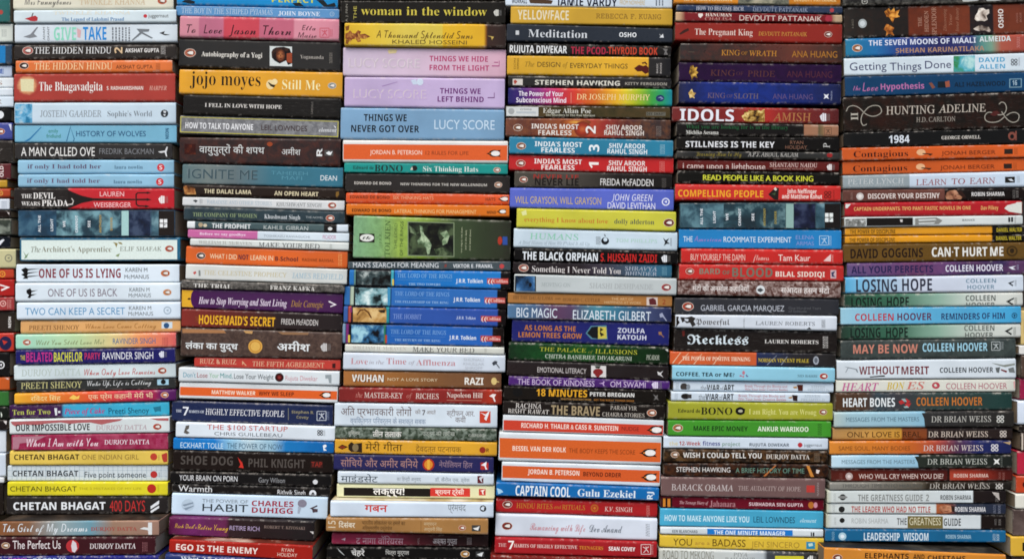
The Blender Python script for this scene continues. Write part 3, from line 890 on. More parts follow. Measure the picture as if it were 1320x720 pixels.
T s 222 1115 80 62 d0c24c woman in the window
K hc 1185 92 30 d0d0c8
B 106 166 326 1250 180 340;dcb822;yellow paperback;a brown end and thin brush handwriting
G 106:d2ae22 300:e2c43a 540:e0cc5a 800:d8c450 806:deb81c 1095:ddb01c 1112:8a5a20 1122:46322c 1250:3d302c
P 8a5a20 110,190 140,180 135,215 115,220
Y 9a5a30 6a3a18 c89a4a .12 110,240 130,232 145,215 160,235 180,240 200,215 222,225 215,245 250,240 288,260 250,278 215,272 222,295 200,300 182,275 160,280 145,300 130,282 110,276
P 8a5a20 115,280 140,285 130,315 112,310
T c 330 1015 246 52 6a5220 A Thousand Splendid Suns
U n 444 972 300 28 6a5a28 KHALED HOSSEINI
P c9b060 1120,255 1165,262 1150,285 1145,265
B 96 336 540 1250 348 552;d2b4cc;thick lilac pink book;raised pale capitals and magenta hand lettering
G 96:cdc0d2 600:d2bed0 1250:d6b0c0
P d8c89a 410,360 440,345 480,355 470,378 420,382
T n 135 638 448 64 dcd4d6 LUCY SCORE
T n 139 642 451 64 c9bcc8 LUCY SCORE
U b 708 1122 418 38 b84878 THINGS WE HIDE
U b 708 1130 482 38 b84878 FROM THE LIGHT
P b0588a 1150,465 1200,465 1200,432 1204,432 1204,472 1150,472
P b0588a 1165,440 1195,440 1195,446 1165,446
B 106 550 758 1242 564 774;c4b2d4;thick lavender book;outlined pale capitals and dark purple hand lettering
P c8d4e4 575,570 610,562 620,600 590,600
E 640 582 24 24 ccd8e6
P a084b4 370,610 480,580 482,583 374,615
T n 170 685 668 62 d6cfc6 LUCY SCORE
T n 174 689 671 62 c4afd4 LUCY SCORE
U b 782 1070 646 38 74307c THINGS WE
U b 765 1092 704 38 74307c LEFT BEHIND
P 74407c 1120,690 1165,690 1165,658 1169,658 1169,696 1120,696
@ 425 120
B 78 114 328 1238 122 336;86abc8;thick light blue book;black hand lettered capitals and a pale author
P 1c2026 240,150 545,150 545,151 240,151
T b 242 546 175 48 181c22 THINGS WE
T b 152 634 253 48 181c22 NEVER GOT OVER
U n 742 1170 225 66 c8dcea LUCY SCORE
B 94 338 490 1264 346 500;dcdcd8;white paperback;a deep orange stripe and a resting bird emblem
R 96 1262 366 474 dc6a30
T n 286 654 420 30 f0dccc JORDAN B. PETERSON
U n 680 984 425 26 8c4424 12 RULES FOR LIFE
K pengb 1168 428 30
B 104 492 562 1262 512 578;1f9a92;thin teal green paperback;heavy black slab letters and white title
U S 165 312 528 24 26423f Edward de
U S 318 518 532 46 2c3634 BONO
E 600 532 22 20 2a2a28
P d8d0c0 570,545 585,520 590,545
T s 662 1052 538 38 dde6e0 Six Thinking Hats
K peng 1186 545 24 b08a7a
B 112 572 698 1278 590 712;2d2622;black paperback;small spaced white italic capitals
U b 175 436 638 20 c9c4bc EDWARD DE BONO
T b 502 1115 648 18 c4c0b8 NEW THINKING FOR THE NEW MILLENNIUM
K peng 1195 650 26 b08870
@ 425 230
B 116 98 176 1274 110 188;d9602c;thin orange red paperback;brown capitals and faint pale title
U b 144 424 132 22 7a3a20 EDWARD DE BONO
T n 450 736 137 24 e8b08a SIX THINKING HATS
U b 1105 1175 148 22 8a4024 HATS
K pengb 1235 145 22
P ece0d8 1205,140 1262,135 1250,155 1222,152
B 118 182 258 1274 198 272;dc7d14;thin amber orange paperback;dark bold author and cream capitals
U b 158 436 226 22 4a2814 EDWARD DE BONO
T n 460 1040 234 26 eac68a LATERAL THINKING FOR MANAGEMENT
U b 1115 1180 240 20 5a3414 MIND
K pengb 1222 234 20
B 172 272 562 1286 298 582;7ea05a;very thick green book;a dark framed picture and sideways lettering
G 172:86b08a 360:8cb57c 500:a0bc58 640:94b04e 760:7a9048 900:4a5a3e 1286:38382e
M 3a4a34 .3 4
R 210 318 390 452 2a2420
E 264 420 50 26 dde0da
T I 232 296 420 20 2c2c2c tk
V s 360 385 460 16 5a7848 J.R.R.
V s 410 296 548 36 4c6a3c TOLKIEN
V n 468 316 502 20 557040 THE LORD
V n 510 303 547 22 4c6638 OF THE RINGS
R 552 884 308 552 8a9a7a
A 558 878 314 546 343c2e 5a6a4c 181a15 .03
Y 22241c 0e0f0c 3c4032 .05 700,318 785,320 765,390 792,470 740,500 715,480 690,390
Y 7c9474 46583c c0d2b0 .06 636,330 658,342 668,395 700,430 722,468 708,532 694,540 682,492 655,466 628,476 622,440 648,408
Y 748c6a 3a4836 a8bc9a .06 782,388 830,368 850,405 832,458 802,474 796,440 812,420
Y 5a6c50 262c20 8a9c7a .06 560,330 600,360 640,380 610,400 570,380
Y 4a5a40 1a1e16 7a8a68 .06 740,500 800,490 870,530 870,544 760,544
V n 935 345 525 10 c0c8a8 one ring to rule them
V n 965 365 505 10 c0c8a8 and in the dark
V n 995 362 510 10 c0c8a8 and bind them
E 1207 440 16 30 b0402c
R 1226 1260 412 470 3a5aa0
@ 425 335
B 130 10 62 1282 12 76;4d5a60;slate grey paperback;white capitals and a small red emblem
T n 166 772 36 34 d8dde0 MAN'S SEARCH FOR MEANING
P 8a4a44 815,30 830,28 828,50 812,52
U b 875 1158 42 26 d8dde0 VIKTOR E. FRANKL
K dot 1220 44 17 c05050
B 140 68 182 1282 90 208;1d7cc4;blue paperback with black end;a misty grey rock picture panel
G 140:2a78b8 172:2a78b8 174:101a28 180:7aa8a0 188:101a28 436:101a28 440:48b0c0 455:48b0c0 458:101a28 466:1a7ac4 1212:2384c8 1216:1c1818 1282:1c1818
A 194 432 70 186 4a5a5c 0e1418 c0cac6 .036
R 443 455 135 190 d8c25a
T s 480 868 112 30 8ab8dc THE LORD OF THE RINGS
R 480 868 142 143 8ab8dc
T S 560 785 172 16 a0c4e0 THE TWO TOWERS
U b 895 1085 148 28 e2eaf2 J.R.R. Tolkien
R 1116 1266 130 168 c05048
U s 1160 1262 149 24 f0d0c8 Collins
U n 1122 1160 149 30 f0e0dc ((
B 106 186 322 1258 214 346;3673b8;blue paperback with black end;a pale crashing wave picture panel
G 106:3a78b4 146:3a78b4 148:141a28 158:b8c8b4 174:b8c8b4 178:141a28 412:141a28 416:4a9ac0 434:4a9ac0 438:141a28 446:3878bc 1190:3a7ac0 1194:201a1a 1258:201a1a
A 182 410 198 324 8ab4ba 1e2a2c d8e8e6 .036
T s 462 848 240 30 85b0dc THE LORD OF THE RINGS
R 462 845 269 270 85b0dc
T S 460 842 298 16 98bce0 THE FELLOWSHIP OF THE RING
U b 877 1065 281 28 e2eaf2 J.R.R. Tolkien
R 1098 1244 266 304 bf5850
U s 1140 1240 286 24 f0d0c8 Collins
U n 1102 1140 286 30 f0e0dc ((
B 100 326 444 1250 344 474;3a62ae;blue paperback with black end;a sandy serpent picture panel
G 100:456aa8 134:456aa8 138:241a30 146:b85a50 158:b85a50 162:241a30 404:241a30 410:2f98a0 428:2f98a0 432:1c1a30 438:3d66b0 1198:3c5fae 1202:221a1a 1250:221a1a
R 146 158 330 370 8a3a78
A 165 402 334 448 c09858 8a6434 dcc088 .03
P 6a4420 190,385 215,350 250,345 280,370 300,410 292,412 270,375 245,355 220,360 195,392
P 3a2a20 340,355 395,350 390,375 360,372
T s 450 652 400 34 8aa4d8 THE HOBBIT
U s 898 1035 409 22 c8d4ea J.R.R. Tolkien
R 1072 1214 396 434 b84a44
U s 1112 1210 415 24 f0d0c8 Collins
U n 1076 1112 415 30 f0e0dc ((
B 92 450 590 1236 474 614;2f6cb6;blue paperback with black end;a dark blue cloud picture panel
G 92:a8bccc 122:6a94b8 126:141a28 130:8a3a80 144:8a3a80 148:141a28 386:141a28 392:3a8a6a 406:3a8a6a 410:141a28 418:2d70ba 1164:316fbc 1168:241c1a 1236:241c1a
R 130 144 530 592 d8c04a
R 392 406 530 596 b8502c
A 154 384 458 592 3f7aa4 0c141f a4d0dc .036
T s 432 824 510 30 85b0dc THE LORD OF THE RINGS
R 434 820 540 541 85b0dc
T S 460 785 568 16 98bce0 THE RETURN OF THE KING
U b 847 1038 550 28 e2eaf2 J.R.R. Tolkien
R 1070 1212 536 576 b84a44
U s 1112 1208 556 24 f0d0c8 Collins
U n 1076 1112 556 30 f0e0dc ((
@ 415 440
B 164 24 72 1292 44 94;d2d5cc;thin off white paperback;grey serif capitals under a faint author
U s 218 596 46 24 b8b4ae WILLIAM H. McRAVEN
T s 642 1080 57 36 57575a MAKE YOUR BED
L 1152 1168 42 80 3 a0a09a
B 152 74 200 1300 96 220;d2dce6;white paperback;dusty pink ornate serif title
T s 205 325 138 44 c48a90 Love
T i 335 440 146 26 a8a0a8 in the
T s 458 598 138 44 c48a90 Time
T i 615 660 148 26 a8a0a8 of
T s 668 946 148 42 c48a90 Affluenza
U n 1005 1145 128 18 b5bcc4 SHUNALI
U n 1002 1150 158 18 b5bcc4 KHULLAR
U n 1015 1138 186 18 b5bcc4 SHROFF
P 4a5058 1205,150 1225,135 1245,140 1240,155 1262,185 1256,188 1235,160 1215,170
B 154 206 318 1272 226 336;a47442;tan brown paperback;condensed white capitals with dark shadow
G 154:a87440 500:a0703e 900:8a6444 1272:76543e
T x 218 442 263 50 5a3a20 WUHAN
T x 213 437 259 50 e6e4dc WUHAN
T n 465 820 269 20 d8c8a8 NOT A LOVE STORY
U x 1012 1145 280 50 e6e4dc RAZI
E 1220 280 20 26 d6c080
P d6c080 1238,278 1258,284 1258,288 1238,286
B 120 332 428 1276 346 448;93322c;dark red paperback;white serif capitals and a glowing end
G 120:84302e 500:983634 1100:90302a 1200:b03c24 1276:8a3020
T i 240 288 378 34 c88a80 the
T s 300 574 380 38 e0cfc6 MASTER-KEY
T i 600 640 382 34 c88a80 of
T s 664 828 386 38 e0cfc6 RICHES
U s 885 1138 378 38 e0cfc6 Napoleon Hill
R 885 1132 414 417 c8907a
P e8e0dc 1185,385 1210,370 1235,372 1222,395 1232,425 1222,425 1210,395
B 90 440 600 1244 456 614;d3dfe7;thick white paperback;brown and blue Hindi lettering and an orange square
T d 135 636 500 46 6a504c अति प्रभावकारी लोगों
T d 660 700 500 24 8a7a74 की
T b 710 732 502 36 4a3a3a 7
T d 742 806 502 22 8a7a74 आदतें
N d 200 736 564 32 7d92aa व्यक्तिगत परिवर्तन के सशक्त सबक
U d 885 1082 510 34 7f7374 स्टीफन आर.
U d 945 1020 555 34 7f7374 कवी
R 1118 1195 492 576 c8472c
P e4e6e8 1120,500 1160,515 1190,488 1180,520 1165,560 1150,545 1160,525
@ 410 540
B 120 54 136 1266 68 158;3c4a3a;mossy green paperback;white streaks and small Hindi lettering
M 9aa69a .9 5
T d 215 295 100 26 c8ccc4 मुस्लिम
T D 388 592 107 36 dcdcd6 तीन तलाक
U d 742 970 103 26 b8beb4 उत्तम की तारीख
N s 1068 1185 114 20 c0c4ba OXFORD
B 120 145 242 1268 162 264;dba92a;golden yellow paperback;brown Hindi lettering and a crowned figure emblem
P 4a2c14 140,198 170,178 215,195 170,214
E 172 197 20 10 8a3a20
P 3a2c20 215,180 235,160 255,172 312,166 312,235 255,230 235,230 215,212
E 265 200 22 28 8a7a5a
T d 335 597 200 46 5a4418 मेरी गीता
U d 692 1015 213 36 8a6a24 देवदत्त पटनायक
K dot 1166 217 22 9c3a24
N b 1192 1212 218 26 7a4a20 R
B 112 252 360 1245 268 384;2c2c62;deep indigo paperback;tan Hindi lettering and a red gold medallion
T d 160 708 316 46 b08a84 सोचिये और अमीर बनिये
E 783 320 42 42 b03826
E 783 320 30 32 d89030
R 774 792 285 355 e0b040
U d 858 1095 324 34 a08898 नेपोलियन हिल
R 1152 1208 306 356 b83a34
P e6e6ec 1155,325 1195,298 1190,335 1200,355 1188,355 1180,330
B 140 362 456 1246 384 470;d0dbe3;white paperback;tall navy Hindi lettering and a maroon square
T d 162 424 424 40 33414e माइंडसेट
N d 558 730 425 22 8a949c का हिन्दी अनुवाद
U d 828 1075 430 22 8a949c डॉ. कैरोल एस. ड्वेक
R 1130 1172 400 452 6a2430
P d0d4da 1140,415 1170,398 1178,405 1158,425 1165,448 1155,440
R 140 176 454 465 a03a34
B 134 464 552 1252 478 566;dcdcb6;cream paperback;a black panel, red block and white Hindi
R 182 796 486 544 26201c
R 796 1078 486 546 cf4238
T D 390 612 512 44 ecebe6 लक्ष्य!
U D 830 1035 516 30 f0dcd4 ब्रायन ट्रेसी
R 1140 1188 492 538 c84a40
P f0e8e0 1150,505 1185,495 1170,512 1175,532 1165,530 1162,512
@ 410 590
B 88 304 416 1244 310 424;d3e0ec;white paperback;bold red Hindi title and thin grey author;p16
Q b8a878 d8d0b8 8a5a48
T D 330 492 356 48 cc453c गबन
U d 920 1048 352 44 7d878e प्रेमचंद
K globe 1170 356 23 33383c
E 1165 356 12 10 d3e0ec
B 58 422 520 1206 440 544;a9814e;tan paperback;rotated white numerals and brown Hindi lines;p16
V n 98 442 492 52 d8ccb4 15
T D 145 262 475 34 dcd4c0 दिसंबर
N d 312 618 460 24 5a3c20 भारतीय लोकतंत्र पर हमले का
N d 312 525 496 22 5a3c20 अविस्मरणीय दस्तावेज
R 728 731 438 530 8a6434
U d 750 840 466 20 d0bc98 सम्पादन
U d 750 880 504 20 d0bc98 अश्वनी सिंह
K peng 1022 493 24 b0643c
R 1090 1152 474 516 4a4a48
P e0e0dc 1098,495 1125,490 1145,480 1135,512 1110,505
B 98 532 610 1206 544 630;9c3450;rose to brown paperback;pale Hindi lettering
G 98:a83c5c 500:a03a56 700:6a3038 900:42262a 1206:3a2826
P e0c8d0 165,575 195,562 190,585 180,578
T d 270 605 590 46 d0a8b4 द नागा वॉरियर्स
V n 712 562 612 12 b09a9a VOL
U d 815 985 590 36 d8d0d0 अक्षत गुप्ता
L 1055 1090 562 612 4 a89c9a
B 62 628 712 1220 634 725;1b1917;black paperback;white Hindi lettering and a thin feather mark
P b8bcbc 132,628 152,650 192,690 175,680 150,658
T D 236 330 672 36 dcdcd8 चेहरे
U d 478 645 670 26 cfcfca चित्रा मुद्गल
K peng 1042 678 30 b8883c
R 1118 1178 660 698 4a4c4c
P e0e4e4 1125,680 1150,672 1172,664 1160,695 1140,690
B 60 716 850 1215 728 862;7a6e5c;beige book;only its worn upper edge in view
C fourth full stack from the left
@ 640 0
B 64 -75 42 1246 -55 60;d3dfe8;white paperback;cropped navy capitals and a small dark figure
T b 108 218 8 34 2c3448 WORKALL
P 5a4430 230,0 300,-10 400,5 390,30 240,25
T x 425 856 15 62 20263c JAMIE VARDY
N n 875 1052 20 32 c8b070 FROM NOWHERE
L 1125 1190 0 42 3 5a6270
B 102 54 168 1248 68 184;c9a436;mustard yellow paperback;faded white condensed capitals
T x 150 513 108 68 ded6b8 YELLOWFACE
U m 706 1168 118 34 8a6c2c REBECCA F. KUANG
B 74 182 292 1248 202 304;373d46;dark slate paperback;thin white spaced serif and bold short author
R 136 160 218 248 c8ccce
T s 225 645 240 56 cfd4d8 Meditation
U b 870 992 248 32 e0e4e6 OSHO
P d8dcde 1152,240 1168,255 1180,240 1186,268 1155,268 1165,258
B 78 304 388 1240 325 402;292624;thin black paperback;white then raspberry and orange condensed capitals
T x 94 500 350 52 dfe2e2 RUJUTA DIWEKAR
T x 528 792 360 52 b0304c THE PCOD-
T x 792 1142 362 52 c44c2e THYROID BOOK
P 7a7876 1178,345 1215,350 1205,365 1215,390 1185,388 1195,368
B 76 398 530 1236 412 548;d8ab0c;yellow paperback with black end;thin grey capitals and a maroon teapot
G 76:d4a80c 700:dcb012 1082:d8a80c 1086:1e1a18 1236:1c1816
V n 130 415 490 14 8a6c1c DON
V n 152 415 492 14 8a6c1c NORMAN
T i 202 268 456 34 8a7224 The
T n 290 452 458 34 5a4c28 DESIGN
T i 470 505 460 34 8a7224 of
T n 522 930 468 34 5a4c28 EVERYDAY THINGS
P 5a1c1c 975,485 1010,460 1040,470 1060,462 1078,480 1078,515 1055,525 1030,505 1000,508
P 5a2c20 1030,445 1055,438 1070,455 1064,462 1050,448 1036,455
V b 1140 450 520 12 b0aca8 BASIC
V b 1165 448 522 12 b0aca8 BOOKS
P 1c1a18 160,532 170,524 255,528 258,540
B 84 540 618 1240 552 630;211d1b;thin black paperback;wide heavy white capitals and grey italics
R 115 186 560 604 d0ccc4
P b05040 120,575 135,565 148,580 130,600
T x 272 875 588 34 d6d4c8 STEPHEN HAWKING
U b 912 1208 595 20 a8a49a KITTY FERGUSON
@ 640 110
B 84 28 138 1246 30 150;c85040;rainbow paperback;a full spectrum from indigo to teal
G 84:2c2a6c 180:4a2c78 300:8a3880 380:b83c78 480:c83a4a 560:d24a34 700:dc7a24 860:e6b818 920:d8c81c 1020:98b820 1100:4aa84a 1180:2aa070 1246:1f90a0
T b 158 474 60 34 e8e2ea The Power of Your
T b 140 494 106 34 e8e2ea Subconscious Mind
R 527 530 52 128 e0a890
U s 568 1088 84 40 ecd4a0 DR JOSEPH MURPHY
E 1160 92 30 24 2a3c6c
P 8a9ab8 1142,90 1165,80 1185,95 1160,105 1172,92
B 66 140 228 1234 154 240;3d3322;dark olive book with white label;white serif author and brown art
A 300 1232 148 234 4a4226 241c16 5a4a2c .015
R 68 297 144 228 d0d4d2
E 105 184 22 22 a8acac
U b 168 250 170 14 8a8e90 crime
R 140 280 186 200 b8c0c4
T s 330 670 180 36 d6d6cc Edgar Allan Poe
N b 348 698 212 14 b8b8a8 The Murders in The Rue Morgue
R 1062 1198 190 216 7a786c
N b 1066 1194 203 18 2c2820 DEE SMART
B 66 238 358 1236 256 386;6a3a28;brown paperback;a fiery glow and a sideways white number two
G 66:6e4230 250:6a3826 480:9a5024 560:b86a30 640:c04a2c 760:a03024 900:6a2a24 1050:44302c 1236:3a2c2a
M a86a34 .35 3
D 560 262 110 26 e0b050 b86a30 8a4a28
D 610 310 60 55 c87040 a84028 8a3a26
K peng 152 300 31 8a5a40
T b 248 582 292 34 e2dcd4 INDIA'S MOST
T b 296 532 336 34 e2dcd4 FEARLESS
V b 668 288 342 70 e6e4e0 2
U b 775 1034 300 34 dcd4cc SHIV AROOR
U b 764 1045 338 34 dcd4cc RAHUL SINGH
L 1132 1170 290 360 4 8a807a
B 92 370 484 1254 392 508;3489a6;teal blue paperback;a sideways white number three
K peng 175 430 32 9a6a50
T b 272 608 418 34 e0e8ea INDIA'S MOST
T b 318 555 460 34 e0e8ea FEARLESS
V b 692 420 470 72 e6ecee 3
U b 798 1055 430 34 dce6ea SHIV AROOR
U b 786 1068 470 34 dce6ea RAHUL SINGH
L 1158 1196 420 488 4 9ac0cc
B 90 494 602 1256 512 624;c02c2e;red paperback;a sideways white number one
K peng 172 552 31 a85040
T b 268 606 540 34 ece0dc INDIA'S MOST
T b 318 554 582 34 ece0dc FEARLESS
V b 690 545 588 68 efe6e2 1
U b 796 1055 552 34 e8dcd8 SHIV AROOR
U b 784 1065 592 34 e8dcd8 RAHUL SINGH
L 1155 1194 540 610 4 d88a84
@ 640 215
B 128 34 144 1246 50 158;4e4a44;taupe to black paperback;red and black capitals and condensed white author
G 128:56524a 500:5a554e 700:4a4640 850:2e2a27 1246:292523
K peng 192 90 28 a06050
T b 262 582 70 30 a03c34 NEVER LIE
T x 272 582 106 52 26211e NEVER LIE
U n 736 1112 110 48 dcdcda FREIDA McFADDEN
L 1172 1204 82 150 4 6a6662
B 96 148 290 1258 172 314;5f6fc6;periwinkle blue paperback;gold and white hand scratched capitals
T n 132 742 238 50 c9b476 WILL GRAYSON, WILL GRAYSON
U c 815 1108 218 46 e0e2f0 JOHN GREEN
U n 788 1125 276 44 e0e2f0 DAVID LEVITHAN
K ring 1200 248 28 dce0f2
B 145 304 430 1274 322 458;ccca44;lime yellow paperback;orange lowercase serif title and navy author
P dde0a0 175,320 210,305 215,340 185,345
T s 198 790 378 34 c87a34 everything I know about love
U s 836 1118 388 36 42505c dolly alderton
K peng 1222 396 36 7a3024
B 124 434 572 1284 464 598;cbdce6;white paperback;mint green spaced capitals and a black handprint
T s 236 580 494 42 8fcab0 HUMANS
N i 155 660 540 24 9aaab4 A Brief History of How We F*cked It All Up
E 770 525 28 26 1e2226
E 772 515 14 14 cbdce6
L 705 740 495 550 5 3a4044
P 1e2226 762,475 770,480 775,492 768,492
U s 845 1138 523 24 b0d4c4 TOM PHILLIPS
P 2a2e32 1180,500 1200,520 1225,505 1210,530 1230,545 1205,545 1185,560 1195,535
L 1232 1244 505 560 2 667
B 126 580 664 1288 598 690;1a1716;black paperback;heavy white then red condensed capitals
T x 185 718 634 58 dde4e8 THE BLACK ORPHAN
U x 738 1138 645 56 c42a26 S. HUSSAIN ZAIDI
K hc 1195 650 34 dfe3e6
@ 640 320
B 118 96 176 1244 118 208;302a2c;thin dark paperback with blue end;a white serif lowercase sentence
G 118:2e2628 600:342c30 750:4a4450 900:4a5868 1100:3f7088 1244:3a7088
K peng 192 138 34 a86a5c
T s 252 882 152 44 d6d2d0 Something I Never Told You
U s 912 1138 144 28 b0b8c4 SHRAVYA
U s 912 1138 180 28 b0b8c4 BHINDER
L 1172 1210 132 190 4 7aa8b8
B 128 186 312 1278 212 334;c3cbcb;pale grey paperback;a dark blue eye picture and faint grey capitals
R 130 280 194 312 17222c
A 140 272 196 310 3a6a98 16222e 86b4d4 .02
E 240 258 11 16 141c24
T s 318 525 257 28 a4aeae MOVING ON
U s 660 1108 268 36 a9afb0 SHASHI DESHPANDE
K peng 1204 276 34 a04c50
B 82 308 388 1246 342 414;b5834a;thin tan orange paperback;small brown capitals and a picture at right
U s 118 400 350 24 6a4824 HH THE DALAI LAMA
U n 415 455 356 14 6a4824 AND
U s 470 735 364 24 6a4824 HOWARD C. CUTLER
T n 815 970 358 18 d8b88a THE ART OF
T n 765 1028 384 18 d8b88a HAPPINESS AT WORK
R 1064 1142 346 406 d0c4bc
P 6a3034 1080,360 1110,350 1130,365 1135,400 1085,400
N i 1175 1200 378 34 9a4424 2
B 80 394 498 1242 420 526;4a6c8a;blue and plum paperback;tall thin pale capitals
G 80:5c80a0 280:56708e 420:6a4a68 540:64506e 720:5090a0 900:407690 1100:4a5478 1242:343c60
T n 142 430 456 66 d5e0e8 BIG MAGIC
U n 542 1095 476 66 d5e0e8 ELIZABETH GILBERT
P a0a8c0 1155,465 1175,455 1185,475 1210,515 1200,512 1180,485 1160,490
B 112 506 660 1226 536 694;2b2f74;thick royal blue book;orange capitals and a yellow black leaf emblem
T b 198 562 565 36 c07e38 AS LONG AS THE
T b 156 605 615 36 c07e38 LEMON TREES GROW
P 5a8a9a 632,600 670,548 780,544 788,645 670,642
P 1c2024 642,600 675,556 720,552 720,640 680,634
P c8bc50 720,555 778,556 782,638 720,640
P 3a3420 735,560 760,575 735,590 765,610 740,625 732,600
U b 860 1052 582 34 d0d4e4 ZOULFA
U b 858 1062 630 34 d0d4e4 KATOUH
P a07a58 1148,590 1170,590 1172,610 1190,628 1185,630 1165,612 1150,612
@ 630 420
B 144 124 238 1276 150 276;1e4420;forest green paperback;yellow spaced serif capitals above white author
G 144:1c3a22 300:20502a 700:1f5a24 1000:1c4420 1276:1a301c
M 10200f .5 3
T s 362 690 168 28 b5b840 THE PALACE
T i 705 740 182 20 8a9040 of
T s 755 1052 182 30 b5b840 ILLUSIONS
U s 400 1015 222 28 c8d4c4 CHITRA BANERJEE DIVAKARUNI
N s 1118 1210 222 34 c0c8b8 PICADOR
P c8ccc8 1250,165 1276,162 1274,185
B 132 254 348 1276 286 386;2a2021;dark brown black paperback;thin white capitals and a red rose label
T n 345 692 314 36 c9c4c2 EMOTIONAL LITERACY
R 726 832 280 372 d4d2d0
E 775 325 36 24 8c3030
P 8c3030 745,330 800,335 775,370 755,350
P 3a4438 750,282 795,282 785,300 760,298
P d0d0d0 1195,320 1215,330 1238,315 1220,340 1240,365 1215,348 1200,345
B 142 354 422 1284 390 452;58307c;purple paperback;thin white capitals and a white emblem
T n 204 750 400 40 cdbcd8 THE BOOK OF KINDNESS
P c0a8d0 780,405 808,400 815,388 822,395 815,408 822,425 812,422 808,410
U n 862 1112 414 40 cdbcd8 OM SWAMI
K hc 1185 418 38 d8d0e4
B 106 428 522 1258 460 556;241f1b;black paperback;large yellow capitals and bold white author
E 205 470 36 30 1a1614
T x 338 698 474 50 dca81c 18 MINUTES
U x 718 1032 485 28 dcdcd8 PETER BREGMAN
N b 512 725 518 12 b08a50 MASTER DISTRACTION
N b 745 1030 526 12 b07a34 GET THE RIGHT THINGS DONE
P 7a7876 1165,480 1185,495 1200,485 1195,505 1205,525 1190,515 1170,525 1180,505
B 102 530 624 1250 566 664;2a2421;black paperback;bronze metallic bold capitals between white serif lines
U s 190 374 565 34 d8d4ce RACHNA
U s 136 428 606 34 d8d4ce BISHT RAWAT
T x 442 788 598 66 a89878 THE BRAVE
N s 862 1050 580 28 c4beb4 PARAM VIR
N s 805 1104 628 28 c4beb4 CHAKRA STORIES
K peng 1156 614 32 b07050
@ 625 510
B 130 142 250 1270 176 286;d3dadf;white and red orange paperback;a red orange stripe, white capitals and bird
R 132 1268 188 260 cb4a32
T b 258 945 218 34 ecdad0 RICHARD H. THALER & CASS R. SUNSTEIN
U n 970 1092 232 28 7a2c20 NUDGE
K pengb 1210 240 34
B 102 262 460 1254 292 492;d0d8dc;thick white and orange paperback;a wide orange stripe and thin brown capitals
R 104 1252 313 452 d46a28
U b 196 575 375 34 f0dccc BESSEL VAN DER KOLK
T n 596 1066 392 32 8a4418 THE BODY KEEPS THE SCORE
K pengb 1164 402 36
B 122 466 602 1246 504 644;d0d8dd;white and orange paperback;an orange stripe with dark brown bold title
R 124 1244 510 596 d2642a
U b 305 670 540 34 ecdcd0 JORDAN B. PETERSON
T b 698 966 556 30 5c2414 BEYOND ORDER
K pengb 1170 575 34
@ 625 590
B 82 176 266 1236 210 302;1274b2;blue paperback;condensed white capitals and white slab serif author;p4
T b 218 606 235 72 dfe8ee CAPTAIN COOL
U S 658 1070 250 50 d8e4ea Gulu Ezekiel
P a8d0e8 85,210 120,225 130,240 95,255
V b 1170 238 290 40 d8e4ea RJ
B 82 284 384 1224 316 420;b3282c;crimson paperback;orange serif capitals and a gold flower
K peng 160 328 32 8a4438
T s 224 480 338 36 c08a34 HINDU RITES
T i 492 540 345 24 c08a34 and
T s 548 710 348 34 c08a34 RITUALS
E 778 353 28 28 b86a28
E 778 353 16 16 b3282c
E 778 353 9 9 c8862c
U s 850 1046 362 32 e4c8c0 K.V. SINGH
L 1145 1170 335 405 4 d09088
B 78 396 552 1224 424 586;d2dae4;thick white paperback;thin pink and grey script
K peng 158 480 36 8a3c34
T k 320 712 490 50 c88a92 Romancing with Life
U k 742 975 500 52 6f7680 Dev Anand
L 1140 1170 465 555 3 8a9098
B 72 566 676 1222 602 708;a8242c;dark crimson paperback;white serif capitals, one orange word and numeral 7;p6
T s 96 152 614 24 dcbcb8 THE
T b 165 206 614 60 f0e8e4 7
T S 206 655 624 24 e0c4be HABITS OF HIGHLY EFFECTIVE
T S 670 838 635 24 d09030 TEENAGERS
U x 878 1066 642 28 f0e8e6 SEAN COVEY
K ss 1142 645 34 e0c8c6
L 1175 1195 612 680 3 d09a98
B 40 690 850 1180 724 880;7a241e;dark red book;only a strip of upper edge in view;p12
C fifth full stack from the left
@ 860 0
B 48 -75 28 1230 -70 42;d08a1c;amber book;a grey patterned centre picture
G 48:d68e1c 500:d8901e 505:7a7a6c 860:7a7a6c 868:d08818 1230:c8821a
A 508 862 -10 40 8a8a78 5a5c54 b0aa94 .04
T b 120 460 0 18 e0c890 MY HANUMAN
U b 900 1200 4 18 e0c890 DEVDUTT PATTANAIK
B 68 30 78 1244 50 100;33435c;thin navy blue paperback;small white capitals and a red emblem
G 68:46546a 120:2f4060 700:3a4a68 1244:34425a
T S 206 542 62 26 b8bcc8 HOW TO BECOME RICH
U s 606 998 70 28 98a4b8 DEVDUTT PATTANAIK
K dot 1168 74 15 b04a50
B 62 84 150 1242 104 162;7c2328;thin crimson paperback;cream ends and white capitals
G 62:c8ac88 95:b89878 130:80282c 1160:84242a 1200:c8b090 1242:c0a888
P e4dcd4 220,98 250,96 255,110 235,130 222,118
T S 272 458 106 24 e6dcd0 HANUMAN
T s 268 460 136 22 c89a90 CHALISA
U n 512 1098 132 38 dccac0 DEVDUTT PATTANAIK
K dot 1146 134 26 a8384a
B 58 164 288 1242 180 312;9a352a;brick red paperback;white serif title and small yellow capitals
P 4a2a24 85,240 115,215 150,200 155,218 130,230 95,248
T s 196 606 228 46 e0ccc2 The Pregnant King
U s 648 992 242 28 c89a44 DEVDUTT PATTANAIK
K peng 1142 245 26 8a5044
B 94 306 434 1242 320 452;3a2419;dark brown paperback;gold capitals and rusty red smoke
G 94:2a2420 300:3a2a20 560:402a1c 800:5c3020 900:6a3824 1242:3a2a1c
M 6a3020 .6 3
R 148 195 368 371 6a6458
T s 384 516 375 38 c08a30 KING
T s 526 570 378 24 a87828 OF
